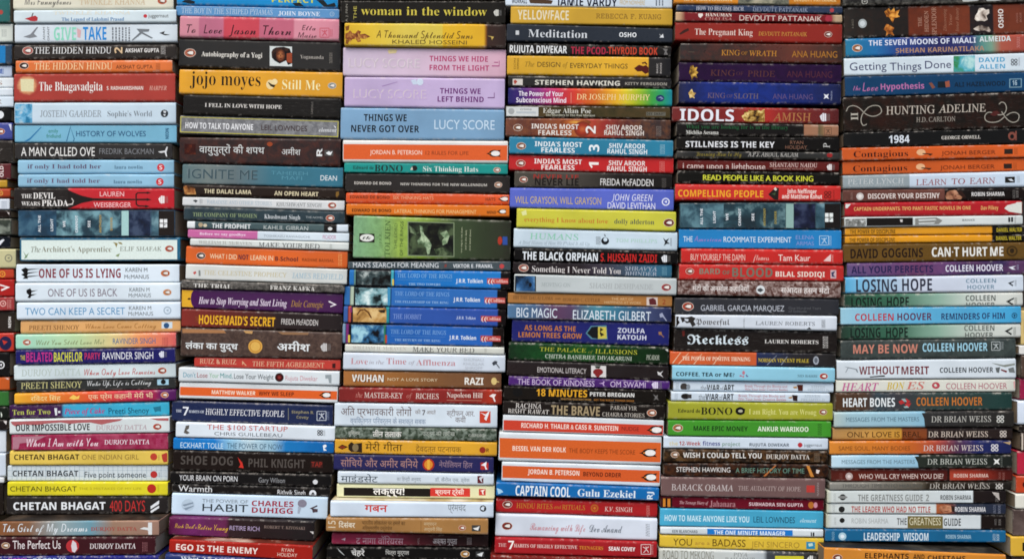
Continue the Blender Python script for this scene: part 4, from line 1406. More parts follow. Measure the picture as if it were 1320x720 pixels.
T s 582 778 380 38 c08a30 WRATH
U n 884 1206 386 46 b07c2c ANA HUANG
B 84 438 576 1238 452 594;371c46;deep purple paperback;a gold crown and dull bronze capitals
R 86 1236 440 446 b8a8b8
M 241430 .5 3
Y a8842c 4a2c20 e0b858 .09 165,470 185,462 190,480 215,475 205,500 222,515 205,530 215,555 190,545 175,570 170,540 155,520
T s 306 482 518 42 643c3c KING
T s 490 540 522 26 5c3840 OF
T s 570 764 524 42 643c3c PRIDE
U n 848 1170 528 46 5c3040 ANA HUANG
B 84 582 732 1234 600 744;24326e;cobalt blue paperback;a gold flower emblem and bronze capitals
R 86 1230 584 590 a8aec0
G 84:2a2e50 300:253a86 600:1f3c90 900:23357a 1234:242c56
M 1c2448 .5 3
Y b89850 5a4428 e8d090 .09 150,660 175,630 185,655 205,660 190,680 195,698 175,690 160,700 158,680
T s 286 412 678 36 7a6878 KING
T s 422 466 682 22 6a5c74 OF
T s 474 648 682 36 7a6c70 SLOTH
U n 748 1032 686 38 6a5a84 ANA HUANG
K star 1128 684 22 dfe2ea
V n 1165 645 712 10 a8b0cc MAGNA
@ 860 100
B 36 204 312 1218 220 332;7c1f18;dark red book;large white capitals and a golden crowned relief
G 36:781e18 450:8a2018 600:a03020 720:b02a1c 900:80201a 1218:641a16
T b 90 474 268 86 e2e4ea IDOLS
Y a8843a 3c260c e6d08a .09 525,270 548,262 545,240 572,246 578,226 610,234 640,228 662,238 690,222 692,318 660,316 630,322 600,316 570,322 548,306
U s 750 1020 280 58 b07c4c AMISH
K hc 1112 282 38 dcdce0
B 66 322 414 1216 336 420;1e1a18;black paperback;green lowercase title and a pinkish tan block
T s 134 858 350 30 2c6640 What you are looking for is in the library
U S 134 364 388 26 d2d2cc Michiko Aoyama
G 66:1e1a18 972:1e1a18 976:a87c60 1070:a07a60 1080:6a6048 1110:8a7050 1120:a47a5e 1216:a47a60
K ss 1140 380 24 5a4838
B 66 418 514 1222 422 526;1f1c1a;black paperback;bold white capitals and small brown author
T b 130 762 474 42 dcdee0 STILLNESS IS THE KEY
U n 872 965 460 24 8a6654 RYAN
U n 838 992 494 24 8a6654 HOLIDAY
V s 1130 465 498 46 c8c8c4 P
B 68 520 574 1226 530 586;2c2a26;thin black grey paperback;gold script and white small capitals
G 68:3c3a36 200:242420 900:262622 1226:3a3834
T k 206 528 540 36 8a7e3a Learning How to Fly
U s 572 930 544 34 b8b6b0 A.P.J. ABDUL KALAM
E 1152 550 20 16 a02c2c
B 74 582 652 1220 594 668;6a2420;thin maroon paperback;white rounded lowercase title
T n 112 696 628 42 dccac4 i came upon a lighthouse
U s 728 1064 620 30 dcc4bc SHANTANU NAIDU
N S 750 1040 648 14 b08a80 illustrated by SANJAY DESAI
K hc 1155 636 30 e0dcda
@ 860 200
B 76 112 200 1226 118 212;1d1c19;black paperback;thin bright yellow capitals only
T n 254 1034 162 38 cdd03a READ PEOPLE LIKE A BOOK KING
T n 257 1036 163 38 cdd03a READ PEOPLE LIKE A BOOK KING
B 58 206 320 1232 220 330;c92c24;bright red paperback;yellow capitals and a dark pyramid
T b 78 682 272 48 e8ac1c COMPELLING PEOPLE
P 2c2622 716,278 765,230 792,232 788,318 755,312
P d8d0c4 755,240 768,225 780,245 768,252
P 4a5a3c 740,275 770,262 765,285
U b 850 1060 256 30 f0dcd4 John Neffinger
U b 814 1098 293 30 f0dcd4 and Matthew Kohut
K flowers 1138 280 26 7a241e
L 1175 1188 248 312 2 7a241e
B 90 338 520 1232 344 526;3d5a63;thick grey green book;stormy art and sideways white words
M 1c2a30 .8 3
A 95 400 340 520 456470 688e98 2f4a55 .025
A 400 838 340 522 34505a 7fa0a4 2a3a42 .02
R 842 896 342 524 94b4ae
A 898 1050 343 524 262c48 46506a 1c2030 .03
A 1056 1115 343 524 4a6a78 7a9ca6 33505a .02
R 1118 1232 344 525 241f1e
V b 244 378 492 18 dfe6ea ALL THE
V b 335 395 480 18 dfe6ea LIGHT
V b 425 412 462 18 dfe6ea WE
V b 514 378 500 18 dfe6ea CANNOT
V b 608 412 464 18 dfe6ea SEE
V b 690 375 502 16 a89a4c ANTHONY
V b 768 395 486 16 a89a4c DOERR
K sq4 1148 442 32 e0e6e4
B 84 524 656 1236 540 668;2c8cc6;sky blue paperback;white capitals, pink script and an outlined emblem
T n 114 180 594 38 d8e6f0 THE
T c 192 385 592 38 a08ac8 American
T n 400 880 598 38 d8e6f0 ROOMMATE EXPERIMENT
U n 912 1042 582 28 8a9cd0 ELENA
U n 914 1040 625 28 8a9cd0 ARMAS
K ss 1112 604 32 b8d4e6
L 1148 1166 572 640 3 a8cce4
@ 855 310
B 128 58 162 1274 74 172;c62f2a;vivid red paperback;narrow pale capitals, script and thin white author
T n 194 580 118 44 e6c4b8 BUY YOURSELF THE DAMN
T c 636 750 116 46 e4beb4 flowers
U n 815 1042 122 44 ecd8d0 Tam Kaur
P e0c4c0 1135,145 1165,115 1190,95 1188,148
L 1196 1206 100 150 2 e0b0a8
B 114 170 278 1280 186 290;bf2b23;scarlet paperback;stone textured grey capitals and bold white author
K peng 188 217 28 a0503c
T x 256 402 217 40 8a8878 BARD
T x 420 472 226 28 7a7868 OF
T x 488 775 225 64 7c7a6c BLOOD
U b 796 1145 238 36 e6d8cc BILAL SIDDIQI
R 1185 1226 208 268 c8b0b4
P 4a4a6a 1190,225 1220,215 1205,240 1222,260 1195,255
B 104 280 384 1260 298 408;5a352c;mottled brown paperback;white scratches, Hindi lettering and a white disc
M c0b0aa .9 6
T D 208 610 342 34 dcd6d2 मंटो की अनमोल कहानियाँ
E 690 348 31 32 d5dadb
P 4a5054 665,345 690,335 712,350 690,365 672,358
U D 833 1178 354 36 e0dad6 सआदत हसन मंटो
B 82 402 520 1246 412 530;34353b;charcoal grey paperback;thin white capitals and a red oval emblem
K peng 175 466 38 a8503c
T n 266 858 478 40 b9bec6 GABRIEL GARCIA MARQUEZ
N n 888 1118 478 18 6a6c70 One Hundred Years
N n 888 1016 500 18 6a6c70 of Solitude
B 88 530 618 1232 546 640;d0d8e0;white paperback;black blotted edges and spidery grey blackletter
P 2c2420 88,535 112,538 105,560 118,580 100,600 92,618 86,616
P 3a3634 120,540 160,545 200,535 230,550 215,570 232,595 205,610 190,580 165,585 150,570 135,580
P d0d8e0 150,552 180,556 175,572 155,568
P 2c2420 480,625 500,615 520,627
P 2c2420 1010,632 1035,612 1058,636
T f 230 472 580 54 6a6a6c Powerful
V n 572 548 625 10 8a8c90 NOVEL
U s 654 1075 586 26 7a7e84 LAUREN ROBERTS
L 1122 1150 562 618 4 4a4e54
@ 850 410
B 106 84 232 1262 96 248;261f1c;black brown book;large white blackletter title
P 6a2a24 160,90 180,88 178,125 165,128
T f 198 630 160 86 d3dfe4 Reckless
U S 746 1128 166 26 d6d4d0 LAUREN ROBERTS
L 1158 1198 128 212 4 c8c6c2
B 76 232 328 1252 252 348;c8602c;orange and navy paperback;white diagonal scratches over both halves
G 76:d0642c 690:cc6430 694:24345c 850:2c3550 950:2c2a30 1252:2a2624
P e8c8a8 90,318 150,240 155,240 97,318
P e8c8a8 130,325 205,245 210,245 137,325
P e8c8a8 240,325 300,250 304,250 247,325
P e8c8a8 380,325 430,262 434,262 386,325
P 9aa4b4 760,330 830,262 834,262 766,330
P 9aa4b4 860,330 905,270 909,270 866,330
T S 162 645 286 28 f2d8c0 THE POWER OF POSITIVE THINKING
U S 700 1060 298 26 c8b23c NORMAN VINCENT PEALE
E 1110 298 20 30 a8aeb6
E 1110 298 12 20 6a7078
B 92 336 438 1246 354 456;8fc4d6;pale aqua paperback;heavy black italic capitals and pink stars
T x 118 532 397 28 1e2a30 COFFEE, TEA or ME?
P b8708a 568,405 575,400 590,410 570,412
E 597 385 10 14 c08090
P 6a5a8a 612,405 618,395 622,405 632,410 620,415
P c86a70 585,412 600,405 598,420
U s 980 1120 408 16 4a6470 SID BAHRI
K peng 1165 410 28 b04038
B 100 446 514 1236 460 528;cbd8e2;thin white paperback;a sketched oval face and black condensed capitals
E 175 485 27 26 4a4644
E 205 486 14 20 8a949c
L 116 138 455 510 3 a0acb6
T n 292 335 492 40 7a828a the
T x 336 428 492 44 2a2c30 WAR
T n 428 455 498 36 7a828a of
T x 456 530 492 44 2a2c30 ART
N n 606 905 480 18 c0808a Break Through the Blocks and
N n 606 908 504 18 c0808a Win Your Inner Creative Battles
P 5a2c20 975,470 1018,470 1016,515 985,515
P b8905a 945,485 975,480 975,495 955,495
U s 1078 1175 485 18 a8b4bc STEVEN
U s 1050 1198 508 18 a8b4bc PRESSFIELD
B 84 516 584 1210 530 598;cbd8e2;thin white paperback;black dumbbell drawing and condensed capitals
E 185 552 32 20 2a2624
R 200 228 538 566 4a4644
L 108 132 530 575 3 a0acb6
T n 278 325 556 40 7a828a the
T x 326 420 556 44 2a2c30 WAR
T n 422 448 560 36 7a828a of
T x 450 526 556 44 2a2c30 ART
N n 562 890 548 18 c0808a Break Through the Blocks and
N n 556 898 572 18 c0808a Win Your Inner Creative Battles
P 3a2420 940,542 980,546 978,586 948,582
P b8905a 912,560 940,552 940,568 922,566
U s 1030 1140 550 18 a8b4bc STEVEN
U s 1002 1170 576 18 a8b4bc PRESSFIELD
@ 845 510
B 90 40 168 1258 54 176;a5a832;olive lime paperback;heavy black slab letters and a black cog
U S 158 318 104 26 2a2a1c Edward de
U S 322 545 106 50 2a2a1c BONO
E 600 106 34 28 1c1c18
P 1c1c18 570,90 600,76 636,92 630,125 600,132 572,122
E 602 106 16 10 b8b8a0
T s 662 1140 112 40 d8d88a I am Right. You are Wrong
K peng 1188 113 26 a06034
B 90 176 282 1246 186 296;4a9a30;grass green paperback;dark green bold title and white bold author
K peng 158 226 34 a8703c
T b 270 654 230 34 23481f MAKE EPIC MONEY
U b 724 1084 234 34 dce6d4 ANKUR WARIKOO
L 1150 1180 195 280 4 2c5c20
B 58 296 370 1224 306 384;cfdbe6;white paperback;a pastel multicoloured lowercase title and red dot
T b 98 158 336 28 d0c8a0 the
T b 168 320 335 28 b0443c 12-Week
T b 334 458 336 30 4a4a90 fitness
T b 472 600 340 26 8aa49a project
U b 666 948 345 22 5a6470 RUJUTA DIWEKAR
K dot 1025 346 17 b83a44
N n 1052 1180 346 20 6a7078 juggernaut
B 62 378 470 1220 388 480;2b2119;dark bronze paperback;white capitals over tangled brown texture
M 7a5a38 .7 5
K peng 138 415 28 a07a5c
P 6a5030 140,450 170,415 215,460 180,468
T b 196 752 420 36 dad8d2 WISH I COULD TELL YOU
U S 784 1092 430 32 d0ccc4 DURJOY DATTA
L 1125 1165 405 465 5 8a7a68
B 60 478 568 1228 490 582;241c1a;black paperback;fiery streaks, white author and grey green title
M 6a4020 .7 4
P b8743c 760,570 850,488 855,494 775,572
P 8a4a24 250,490 275,520 262,525
P c88a3c 1068,490 1090,495 1125,575 1100,572
T n 148 530 521 34 dcdad6 STEPHEN HAWKING
U n 568 1055 528 34 6f9484 A BRIEF HISTORY OF TIME
P d8d0cc 1140,520 1165,525 1155,550 1138,545
@ 840 590
B 68 130 270 1232 148 292;7a6260;mauve brown book;tall thin grey white serif capitals
R 70 1095 130 138 d0d0d0
T s 140 578 208 44 c4bcba BARACK OBAMA
U s 614 1056 215 32 b4a4a0 THE AUDACITY OF HOPE
R 1098 1156 192 242 b8453e
L 1172 1188 172 268 2 a89a98
B 66 278 350 1222 296 374;70122a;thin dark burgundy paperback;two amber bars and white capitals
R 68 146 282 348 2c1614
R 80 98 284 346 cf8a2c
R 112 132 286 347 cf8a2c
T I 198 402 315 22 c8a0a4 The Teenage Diary of
T s 412 594 322 44 b88a90 Jahanara
U b 690 1074 328 24 dcc4c8 SUBHADRA SEN GUPTA
E 1130 332 20 24 b8762c
E 1162 332 14 20 c890a0
B 60 356 480 1218 380 500;4aaccc;aqua blue paperback;pale bold capitals and dark thin author
T b 92 692 428 42 c8e4ec HOW TO MAKE ANYONE LIKE YOU
U n 722 1016 436 42 1f5468 LEIL LOWNDES
N I 1052 1168 442 28 b8dce6 element
B 62 486 540 1218 516 562;d0d9dd;thin white paperback;a blue centre band with white capitals
R 394 1000 498 558 1a80ca
U x 146 326 518 20 6a7278 KEN BLANCHARD
T b 442 948 530 32 dfeaf4 THE ONE MINUTE MANAGER
R 1128 1136 524 554 2a2c30
R 1142 1154 525 555 2a2c30
B 58 546 632 1222 568 664;d9bc3c;yellow paperback;art deco brown capitals and a blue square label
T n 152 286 594 48 6a541c YOU
T n 308 412 600 26 b08a3c are a
T n 432 666 600 50 6a541c BADASS
U n 706 1048 612 40 a88c34 JEN SINCERO
R 1096 1158 592 642 2a90b4
P c0d8d0 1110,605 1140,600 1145,620 1115,625
B 52 640 780 1218 664 800;c9ccc4;off white book with dark end;tall thin grey capitals and a yellow label
G 52:c4c8c0 620:ccd2d0 800:b0b8bc 830:4a4e54 1218:33312f
T n 80 440 685 66 8a8a80 ROAD TO MEKONG
U s 580 680 682 26 8a8e8c PIYA
U s 520 735 716 26 8a8e8c BAHADUR
R 875 1078 692 760 cdc62c
K hc 1130 715 34 d8dcda
C rightmost full stack
@ 1080 0
B 36 -60 44 1360 -80 14;2c2a26;dark grey book;a pale ring and streaked stones at its lower edge
M 7a7a72 .6 4
K ring 190 12 22 b0b0a8
P b8bcb8 880,0 960,-10 1000,5 890,18
P a8aca8 1050,0 1100,-8 1160,5 1060,15
B 42 58 272 1420 18 236;2a2521;thick dark and rust book;orange maple leaves and a pale dancer
G 42:2e2a25 490:2a2521 496:2a2521 500:7a3a20 930:7e4026 934:282325 1096:282325 1100:80422a 1420:7a3e26
M 4a3024 .3 3
V m 105 138 202 12 8a8478 A JAICO
E 175 168 30 32 a8b0b0
E 175 168 18 20 c8d0d2
Y c8862c 7a4414 eab050 .08 330,85 362,58 375,80 400,55 405,85 438,70 425,105 440,120 400,130 390,165 365,125 345,120
Y b87428 6a3410 dca050 .08 345,170 370,180 400,200 385,225 400,255 360,240 340,262 345,225 325,210
V s 582 122 190 26 b8907c THE
V s 628 78 228 28 b8907c HIDDEN
V s 682 52 248 32 b8907c SPLENDOR
V i 758 65 222 22 a87860 Discovering
V i 798 100 182 22 a87860 Your
V i 845 55 226 22 a87860 Inner Beauty
Y b8aca0 5a4c44 e8e2d8 .05 1000,60 1030,58 1050,72 1072,66 1074,95 1052,112 1062,140 1040,152 1010,148 985,152 968,136 975,112 990,90
Y b0a498 5a4c44 dcd4ca .05 960,206 985,190 1010,178 1045,190 1070,192 1084,216 1076,230 1040,216 1000,222 975,216
V b 1155 66 200 36 e2dcd6 OSHO
V m 1270 95 165 12 a8786a JAICO
V m 1295 90 160 12 a8786a BOOK
B 54 284 408 1400 232 366;22437c;blue to coral paperback;white and gold spaced capitals
G 54:0e84a8 250:1a78b0 420:2a4a90 700:2c2c68 940:343c74 1010:5a8f8a 1080:7aa08a 1150:b0604a 1400:a8483a
K peng 138 342 34 a8704c
T b 218 978 296 38 d6dcea THE SEVEN MOONS OF MAALI
T b 1004 1226 276 38 d6e0e0 ALMEIDA
U b 410 1038 352 34 b08f78 SHEHAN KARUNATILAKA
L 1268 1292 262 340 3 c8908a
B 44 418 540 1400 370 506;d0dde4;white paperback;indigo rounded title and a blue green picture
T n 84 345 470 56 45486e Getting
T n 368 592 470 54 45486e Things
T n 618 803 458 54 45486e Done
A 820 972 394 512 58b0c0 3f8f58 b8dcd8 .03
U b 1000 1184 424 32 55a8cc DAVID
U b 1002 1186 472 32 55a8cc ALLEN
K flowers 1250 442 24 6a7078
L 1280 1292 410 468 2 889
B 50 548 686 1400 506 646;104a70;deep teal blue paperback;pink mixed lettering and a framed emblem
T c 108 160 622 40 b878a8 the
T c 175 285 616 60 b878a8 Love
T b 304 612 612 42 b878a8 Hypothesis
P 8a5a4a 645,590 665,585 690,620 670,630 655,605
R 708 765 578 622 1c2a34
P a0604a 760,580 790,572 795,615 765,620
U b 826 1188 596 32 0e2c40 ALI HAZELWOOD
R 1215 1304 558 622 7fa0b0
R 1222 1297 564 616 13486a
U b 1238 1270 588 34 a8c0cc 16
@ 1080 100
B 38 148 390 1400 112 356;27221d;thick black brown book;silver swirls and thin white serif capitals
M 4a2a20 .5 2
T s 342 688 230 58 bcb4a8 HUNTING
T s 714 1048 218 56 bcb4a8 ADELINE
U s 556 834 296 34 a09a90 H.D. CARLTON
S a8a498 60,240 75,210 110,200 150,215 200,260 250,275 295,260 310,235 295,205 260,198 220,210 190,240 170,270 165,310 180,340 205,330
V S 118 248 302 50 b8b4a8 II
S a8a498 1180,280 1140,310 1090,318 1050,305 1042,275 1060,250 1090,248 1140,265 1180,255 1195,220 1185,185 1160,175 1142,190
S a8a498 1195,270 1230,250 1265,250 1285,270 1275,305 1240,318 1205,300 1180,270 1160,240
P 5a2c28 1080,265 1100,240 1130,235 1150,255 1110,275
B 40 398 494 1400 362 466;1b1a18;black paperback;bold rounded white numerals
T x 362 508 436 54 d5dde4 1984
U S 735 1012 424 24 d0ccc4 GEORGE ORWELL
E 1235 415 28 30 8a5448
E 1235 418 14 16 1b1a18
R 1258 1268 378 445 8a5448
B 30 500 590 1400 468 564;ce6526;bright orange paperback;dark lowercase serif title, upper of a matching pair
T s 112 498 540 44 3c180a Contagious
E 590 530 32 22 e0b48a
P 4a3020 600,535 650,538 675,540 655,555 640,545 600,542
U n 735 1118 532 28 6a3018 JONAH BERGER
R 1180 1240 506 542 3a2c24
L 1250 1276 500 545 3 a05424
B 34 596 690 1400 570 658;cb6424;bright orange paperback;dark lowercase serif title, lower of a matching pair
T s 108 492 642 44 3c180a Contagious
E 586 632 32 22 e0b48a
P 4a3020 592,636 642,640 666,642 648,655 632,648 592,644
U n 725 1112 634 28 6a3018 JONAH BERGER
R 1176 1234 610 645 3a2c24
L 1244 1270 604 648 3 a05424
@ 1080 210
B 36 96 186 1400 62 170;c6d3de;grey and white paperback;a flat grey left half and brown serif capitals
G 36:98a4a8 504:9ca8ac 508:c8d6e4 1400:c8d8e6
U s 70 468 130 38 c2c8c8 PETER LYNCH
N s 70 468 160 12 b4bcbc AND JOHN ROTHCHILD
T s 554 772 136 42 9a585c LEARN
T s 806 902 130 40 9a585c TO
T s 934 1116 126 42 9a585c EARN
R 1185 1255 98 140 2a2824
P d0d8e0 1205,115 1230,112 1248,130 1225,128
L 1268 1292 92 140 3 a8b0b8
B 36 196 278 1400 178 262;5f4038;brown and black paperback;a bald man's portrait and bold white capitals
G 36:6e4a42 752:7a5046 758:241d1b 1400:1e1a18
M 3a2824 .3 3
V m 98 210 262 12 a89088 JAICO
E 157 237 26 26 c8c4c0
E 157 237 13 13 e0dcd8
T b 214 722 233 36 dcd2cc DISCOVER YOUR DESTINY
Y b08062 805440 cca084 .04 762,236 770,212 790,197 830,192 862,200 880,218 884,240 870,262 830,268 785,266 768,254
P 4a2c20 800,222 822,220 822,225 800,227
P 4a2c20 842,220 862,222 862,227 842,225
P 8a5844 830,226 836,226 842,242 826,242
P 6a3428 812,250 852,249 842,256 820,256
P 3a241c 840,195 880,200 912,248 890,248 860,225
U b 948 1182 220 28 dcdad8 ROBIN SHARMA
V m 1248 192 252 16 8a8682 JAICO
V m 1272 195 245 16 8a8682 BOOK
B 50 288 380 1308 264 368;b3242e;raspberry red paperback;cream comic capitals and white torn corners
P d6dcd8 52,290 95,288 68,320 55,322
P d6d8d0 1305,266 1308,360 1280,355 1215,345 1180,322 1200,300 1260,285 1280,266
T x 114 942 322 26 dcb070 CAPTAIN UNDERPANTS: TWO PANT-TASTIC NOVELS IN ONE
U x 1015 1138 318 28 dcb070 Dav Pilkey
B 48 386 456 1312 370 438;cfd6d4;thin white paperback;a black panel and grey lattice patterns
A 54 198 396 450 8a8c88 d0d4d2 6a6c68 .12
R 204 532 388 450 221d1a
P d0ccc8 440,400 460,400 458,420 444,418
P 8a8c88 548,392 700,385 742,408 715,432 548,440
P cfd6d4 570,400 690,396 700,405 575,412
P cfd6d4 570,425 690,420 680,430 575,434
U b 882 970 404 12 7a7e80 BANKS
R 1208 1222 384 418 3a3c3e
R 1228 1242 383 417 3a3c3e
L 1252 1264 375 425 2 888
B 52 460 514 1400 446 500;dda012;thin yellow paperback with black end;condensed brown capitals, upper of two alike
G 52:dca014 1085:dfa012 1090:201a14 1400:1e1a16
T b 86 408 486 28 5c4414 THE POWER OF DISCIPLINE
U b 1126 1306 473 28 c0b028 DANIEL WALTER
B 52 520 572 1400 506 556;d99e12;thin yellow paperback with black end;condensed brown capitals, lower of two alike
G 52:d89c14 1085:dc9e12 1090:201a14 1400:1e1a16
T b 82 404 544 28 5c4414 THE POWER OF DISCIPLINE
U b 1122 1302 532 28 c0b028 DANIEL WALTER
B 40 582 706 1400 560 684;6f5422;bronze olive paperback;tall dark author and heavy white condensed title
U b 90 284 642 66 2c1e10 DAVID
U b 312 604 636 64 2c1e10 GOGGINS
T x 666 860 630 66 dfe0da CAN·T
T x 884 1060 628 64 dfe0da HURT
T x 1080 1174 626 64 dfe0da ME
E 1235 624 40 38 4a3818
E 1235 624 28 26 6a5020
E 1235 622 16 18 3a2c14
@ 1080 310
B 66 162 256 1400 138 236;54406e;violet and plum paperback;dark blue condensed title and white author
G 66:6a5a86 300:6a507c 560:74486e 720:6a4a78 900:473560 1400:332e56
M 8a5878 .4 2
T b 96 676 203 50 2c2a58 ALL YOUR PERFECTS
U b 764 1172 194 46 d8d8e4 COLLEEN HOOVER
P d8dce4 1210,188 1265,178 1240,192 1262,206 1235,204
L 1268 1284 170 208 2 a8a8c0
B 54 266 374 1316 250 362;c9d6e2;white paperback with blue left end;very tall thin dark capitals
G 54:5aa8cc 140:7ab8d8 300:a0c4dc 560:c8d0de 1316:cfdae4
T b 130 420 318 88 3a3c4c LOSING
T b 456 668 312 86 3a3c4c HOPE
U b 908 1122 284 28 7a96a8 COLLEEN
U b 918 1110 328 28 7a96a8 HOOVER
P 2c3034 1205,300 1250,284 1248,292 1225,302 1245,316 1238,322
L 1254 1268 280 322 2 6a7078
B 46 384 472 1312 370 462;6a9080;green to white paperback;black condensed capitals, higher of two alike
G 46:2c4c3e 160:3a6a54 420:4a7a64 700:8fb0a0 1000:c8cec8 1312:d0d4ce
T b 96 312 438 70 202c26 LOSING
T b 348 504 434 70 202c26 HOPE
U b 906 1118 406 40 6a706c COLLEEN
U b 910 1114 456 36 6a706c HOOVER
P 202422 1192,430 1248,402 1248,412 1215,432 1245,448 1238,458
L 1252 1272 402 458 3 6a6e6a
B 20 480 596 1300 472 584;6ab8d4;aqua blue paperback;red then navy bold capitals
G 20:9cc8d8 300:86bcd4 560:68b4d6 1300:4aaad6
U b 122 396 542 50 b83848 COLLEEN
U b 422 666 538 50 6a3050 HOOVER
T b 734 1006 536 44 34406a REMINDERS
T b 1022 1184 532 42 34406a OF HIM
K ring 1252 530 20 2c5a78
P 24506c 1246,520 1262,525 1250,545
B 24 600 702 1298 588 686;6a9080;green to white paperback;black condensed capitals, lower of two alike
G 24:2c4438 160:3a6250 420:44745e 700:8aac9a 1000:c4ccc4 1298:ccd0ca
T b 90 302 652 70 202c26 LOSING
T b 342 496 650 70 202c26 HOPE
U b 896 1110 618 40 6a706c COLLEEN
U b 902 1102 668 36 6a706c HOOVER
P 202422 1182,640 1238,612 1238,622 1205,642 1235,658 1228,668
L 1244 1264 612 668 3 6a6e6a
@ 1070 410
B 76 154 294 1316 136 280;3b4543;dark slate green book;salmon title and pale blue condensed capitals
M 57625e .6 3
T b 164 622 216 62 c88a78 MAY BE NOW
U b 656 1116 204 58 a0ccdc COLLEEN HOOVER
K ss 1175 196 30 c0c8c8
L 1212 1230 166 220 3 a0a8a8
B 48 298 434 1318 292 426;d0dae0;white paperback;maroon capitals over black ink scribbles
T b 206 494 368 56 7a2430 WITHOUT
T b 506 702 368 56 7a2430 MERIT
P 2a2624 280,412 385,402 390,412 285,418
P 8a9298 100,340 190,358 200,382 192,384 180,362 130,352 112,385 108,383 125,350
U b 778 966 366 36 3a3f44 COLLEEN
U b 984 1156 364 36 3a3f44 HOOVER
P 8a9088 1145,315 1230,330 1310,318 1310,330 1240,345 1170,325
P 7a2a2c 1210,358 1255,372 1250,385 1212,368
P 6a7070 1172,350 1205,345 1198,385 1180,382
P 7a8080 1262,355 1300,345 1312,385 1270,382
B 42 438 524 1314 428 520;d2d4ca;cream white paperback;pink and yellow hand lettering
T I 80 345 485 56 c0709a HEART
T I 400 530 478 52 cbb23c BON
T I 540 670 476 52 c87a70 ES
E 750 475 28 24 b8505c
P d2d4ca 735,470 750,462 760,480 745,485
U n 822 1255 479 42 b06a7a COLLEEN HOOVER
P d8a0a0 1300,450 1314,440 1314,495 1305,498
B 40 532 660 1290 520 648;41504d;brown and teal paperback;bold white title, red pinwheel and orange author
G 40:58402e 250:5a463a 330:44525a 480:4a4a4e 700:40504e 1290:2c4a46
T b 92 460 595 62 dde3e4 HEART BONES
P b83a3a 485,590 510,575 530,600 500,610
P b83a3a 540,565 570,590 545,605 530,580
P b83a3a 530,605 575,600 560,628 535,622
P 9ab0b0 505,570 530,568 545,590 525,590
P 9ab0b0 520,625 545,618 560,632 530,635
U b 612 1080 588 58 c07a34 COLLEEN HOOVER
@ 1060 510
B 84 112 224 1360 106 220;8fb0bc;light blue and charcoal book;a curved pale blue left half
G 84:b0c0bc 200:a4c4ce 600:98c0d0 724:8cb8cc 732:3a3a3a 1360:34322f
P 3a3a3a 700,110 735,110 735,222 728,222 722,160
T n 168 686 165 30 5f7c8a MESSAGES FROM THE MASTERS
U s 772 1196 163 42 b8b8b2 DR BRIAN WEISS
K flowers 1262 163 26 c8cac4
B 74 232 314 1350 228 310;b8803c;thin gold and brown paperback;a torn gold half and pale serif author
G 74:b08a54 300:c0944c 560:cc9a34 565:8a4c1c 735:8a4a1c 745:32201a 1350:2c1d18
T n 176 700 272 38 4a2c18 ONLY LOVE IS REAL
U s 750 1174 270 40 c8bcb0 DR BRIAN WEISS
K flowers 1282 268 24 c4bcb4
B 52 320 416 1340 318 412;d0842c;amber to navy paperback;brown small capitals and white serif author
G 52:d28c34 400:cc7e2c 640:c06a2c 800:a8503c 950:5a3c54 1100:2c3468 1340:28305c
T n 116 622 370 30 8a5420 SAME SOUL, MANY BODIES
U s 716 1140 368 40 cfc4c0 DR BRIAN WEISS
K flowers 1222 366 26 d0d0d4
P b8a078 1270,322 1340,318 1330,345
B 66 420 514 1348 416 512;9cc0d0;light blue and dark green paperback;a white star emblem and serif author
G 66:b8d0dc 300:a4c8d8 650:94bcd0 680:94bcd0 684:333a33 1348:2c302c
P 333a33 650,420 690,420 690,512 682,512 676,470
T n 138 656 466 28 6f8794 MESSAGES FROM THE MASTERS
U s 744 1168 464 40 b8bcb4 DR BRIAN WEISS
K star 1236 464 26 dcdeda
L 1264 1278 425 500 2 7a807a
B 62 524 606 1350 518 602;6a2a22;thin reddish brown paperback;an orange red right block and white capitals
G 62:5a2820 250:6a2c22 880:582420 890:2c1a18 900:2c1a18 904:b04a34 1080:a8402e 1250:6a2820 1350:5a2420
V m 132 545 590 18 8a5c54 JAICO
E 190 568 26 26 b8a8a4
E 190 568 12 12 d8ccc8
T n 258 858 568 34 dac8c0 WHO WILL CRY WHEN YOU DIE?
U b 932 1178 563 26 d8bcb0 ROBIN SHARMA
V m 1258 540 592 14 a07068 JAICO
V m 1285 540 592 14 a07068 BOOK
B 54 612 668 1340 608 666;6e6a62;thin grey to black paperback;faded grey capitals and silver serif author
G 54:8a8a84 300:86847c 690:6a6458 745:3a3228 1340:2c2824
T n 138 706 634 30 5a5c5a THROUGH TIME INTO HEALING
U s 760 1186 636 40 b8b4ac DR BRIAN WEISS
K flowers 1255 636 26 c4c2bc
@ 1055 590
B 62 236 318 1330 236 320;cfd6d4;white paperback with black end;tall thin grey capitals and a grey numeral 2
G 62:b8bca8 100:ccd4d2 1094:cdd6d8 1098:2a211f 1330:262020
V m 115 250 305 14 a0a4a0 JAICO
E 172 276 22 22 2c2c2a
E 172 276 34 10 8a8c8a
T b 280 740 280 46 8a8e8c THE GREATNESS GUIDE
T b 762 784 280 46 8a8e8c 2
U b 865 1084 278 34 5c6062 ROBIN SHARMA
P c0bab4 1230,240 1278,245 1285,300 1255,270
V m 1265 250 310 20 8a8682 JAICO
B 60 322 392 1330 322 400;d0d6d6;white paperback;red condensed capitals and a bald portrait on navy
G 60:b8bca8 100:ced6d4 834:d2dad8 838:b0683c 900:a85c3c 985:3c4454 1330:2f3648
E 165 362 22 22 2c2c2a
V m 108 330 388 14 a0a4a0 JAICO
T b 234 794 362 42 b04440 THE LEADER WHO HAD NO TITLE
Y b07a5c 804c34 d0a080 .04 850,352 870,336 905,330 940,336 955,352 955,372 930,386 890,390 860,376
P 5a3424 880,350 896,349 896,353 880,354
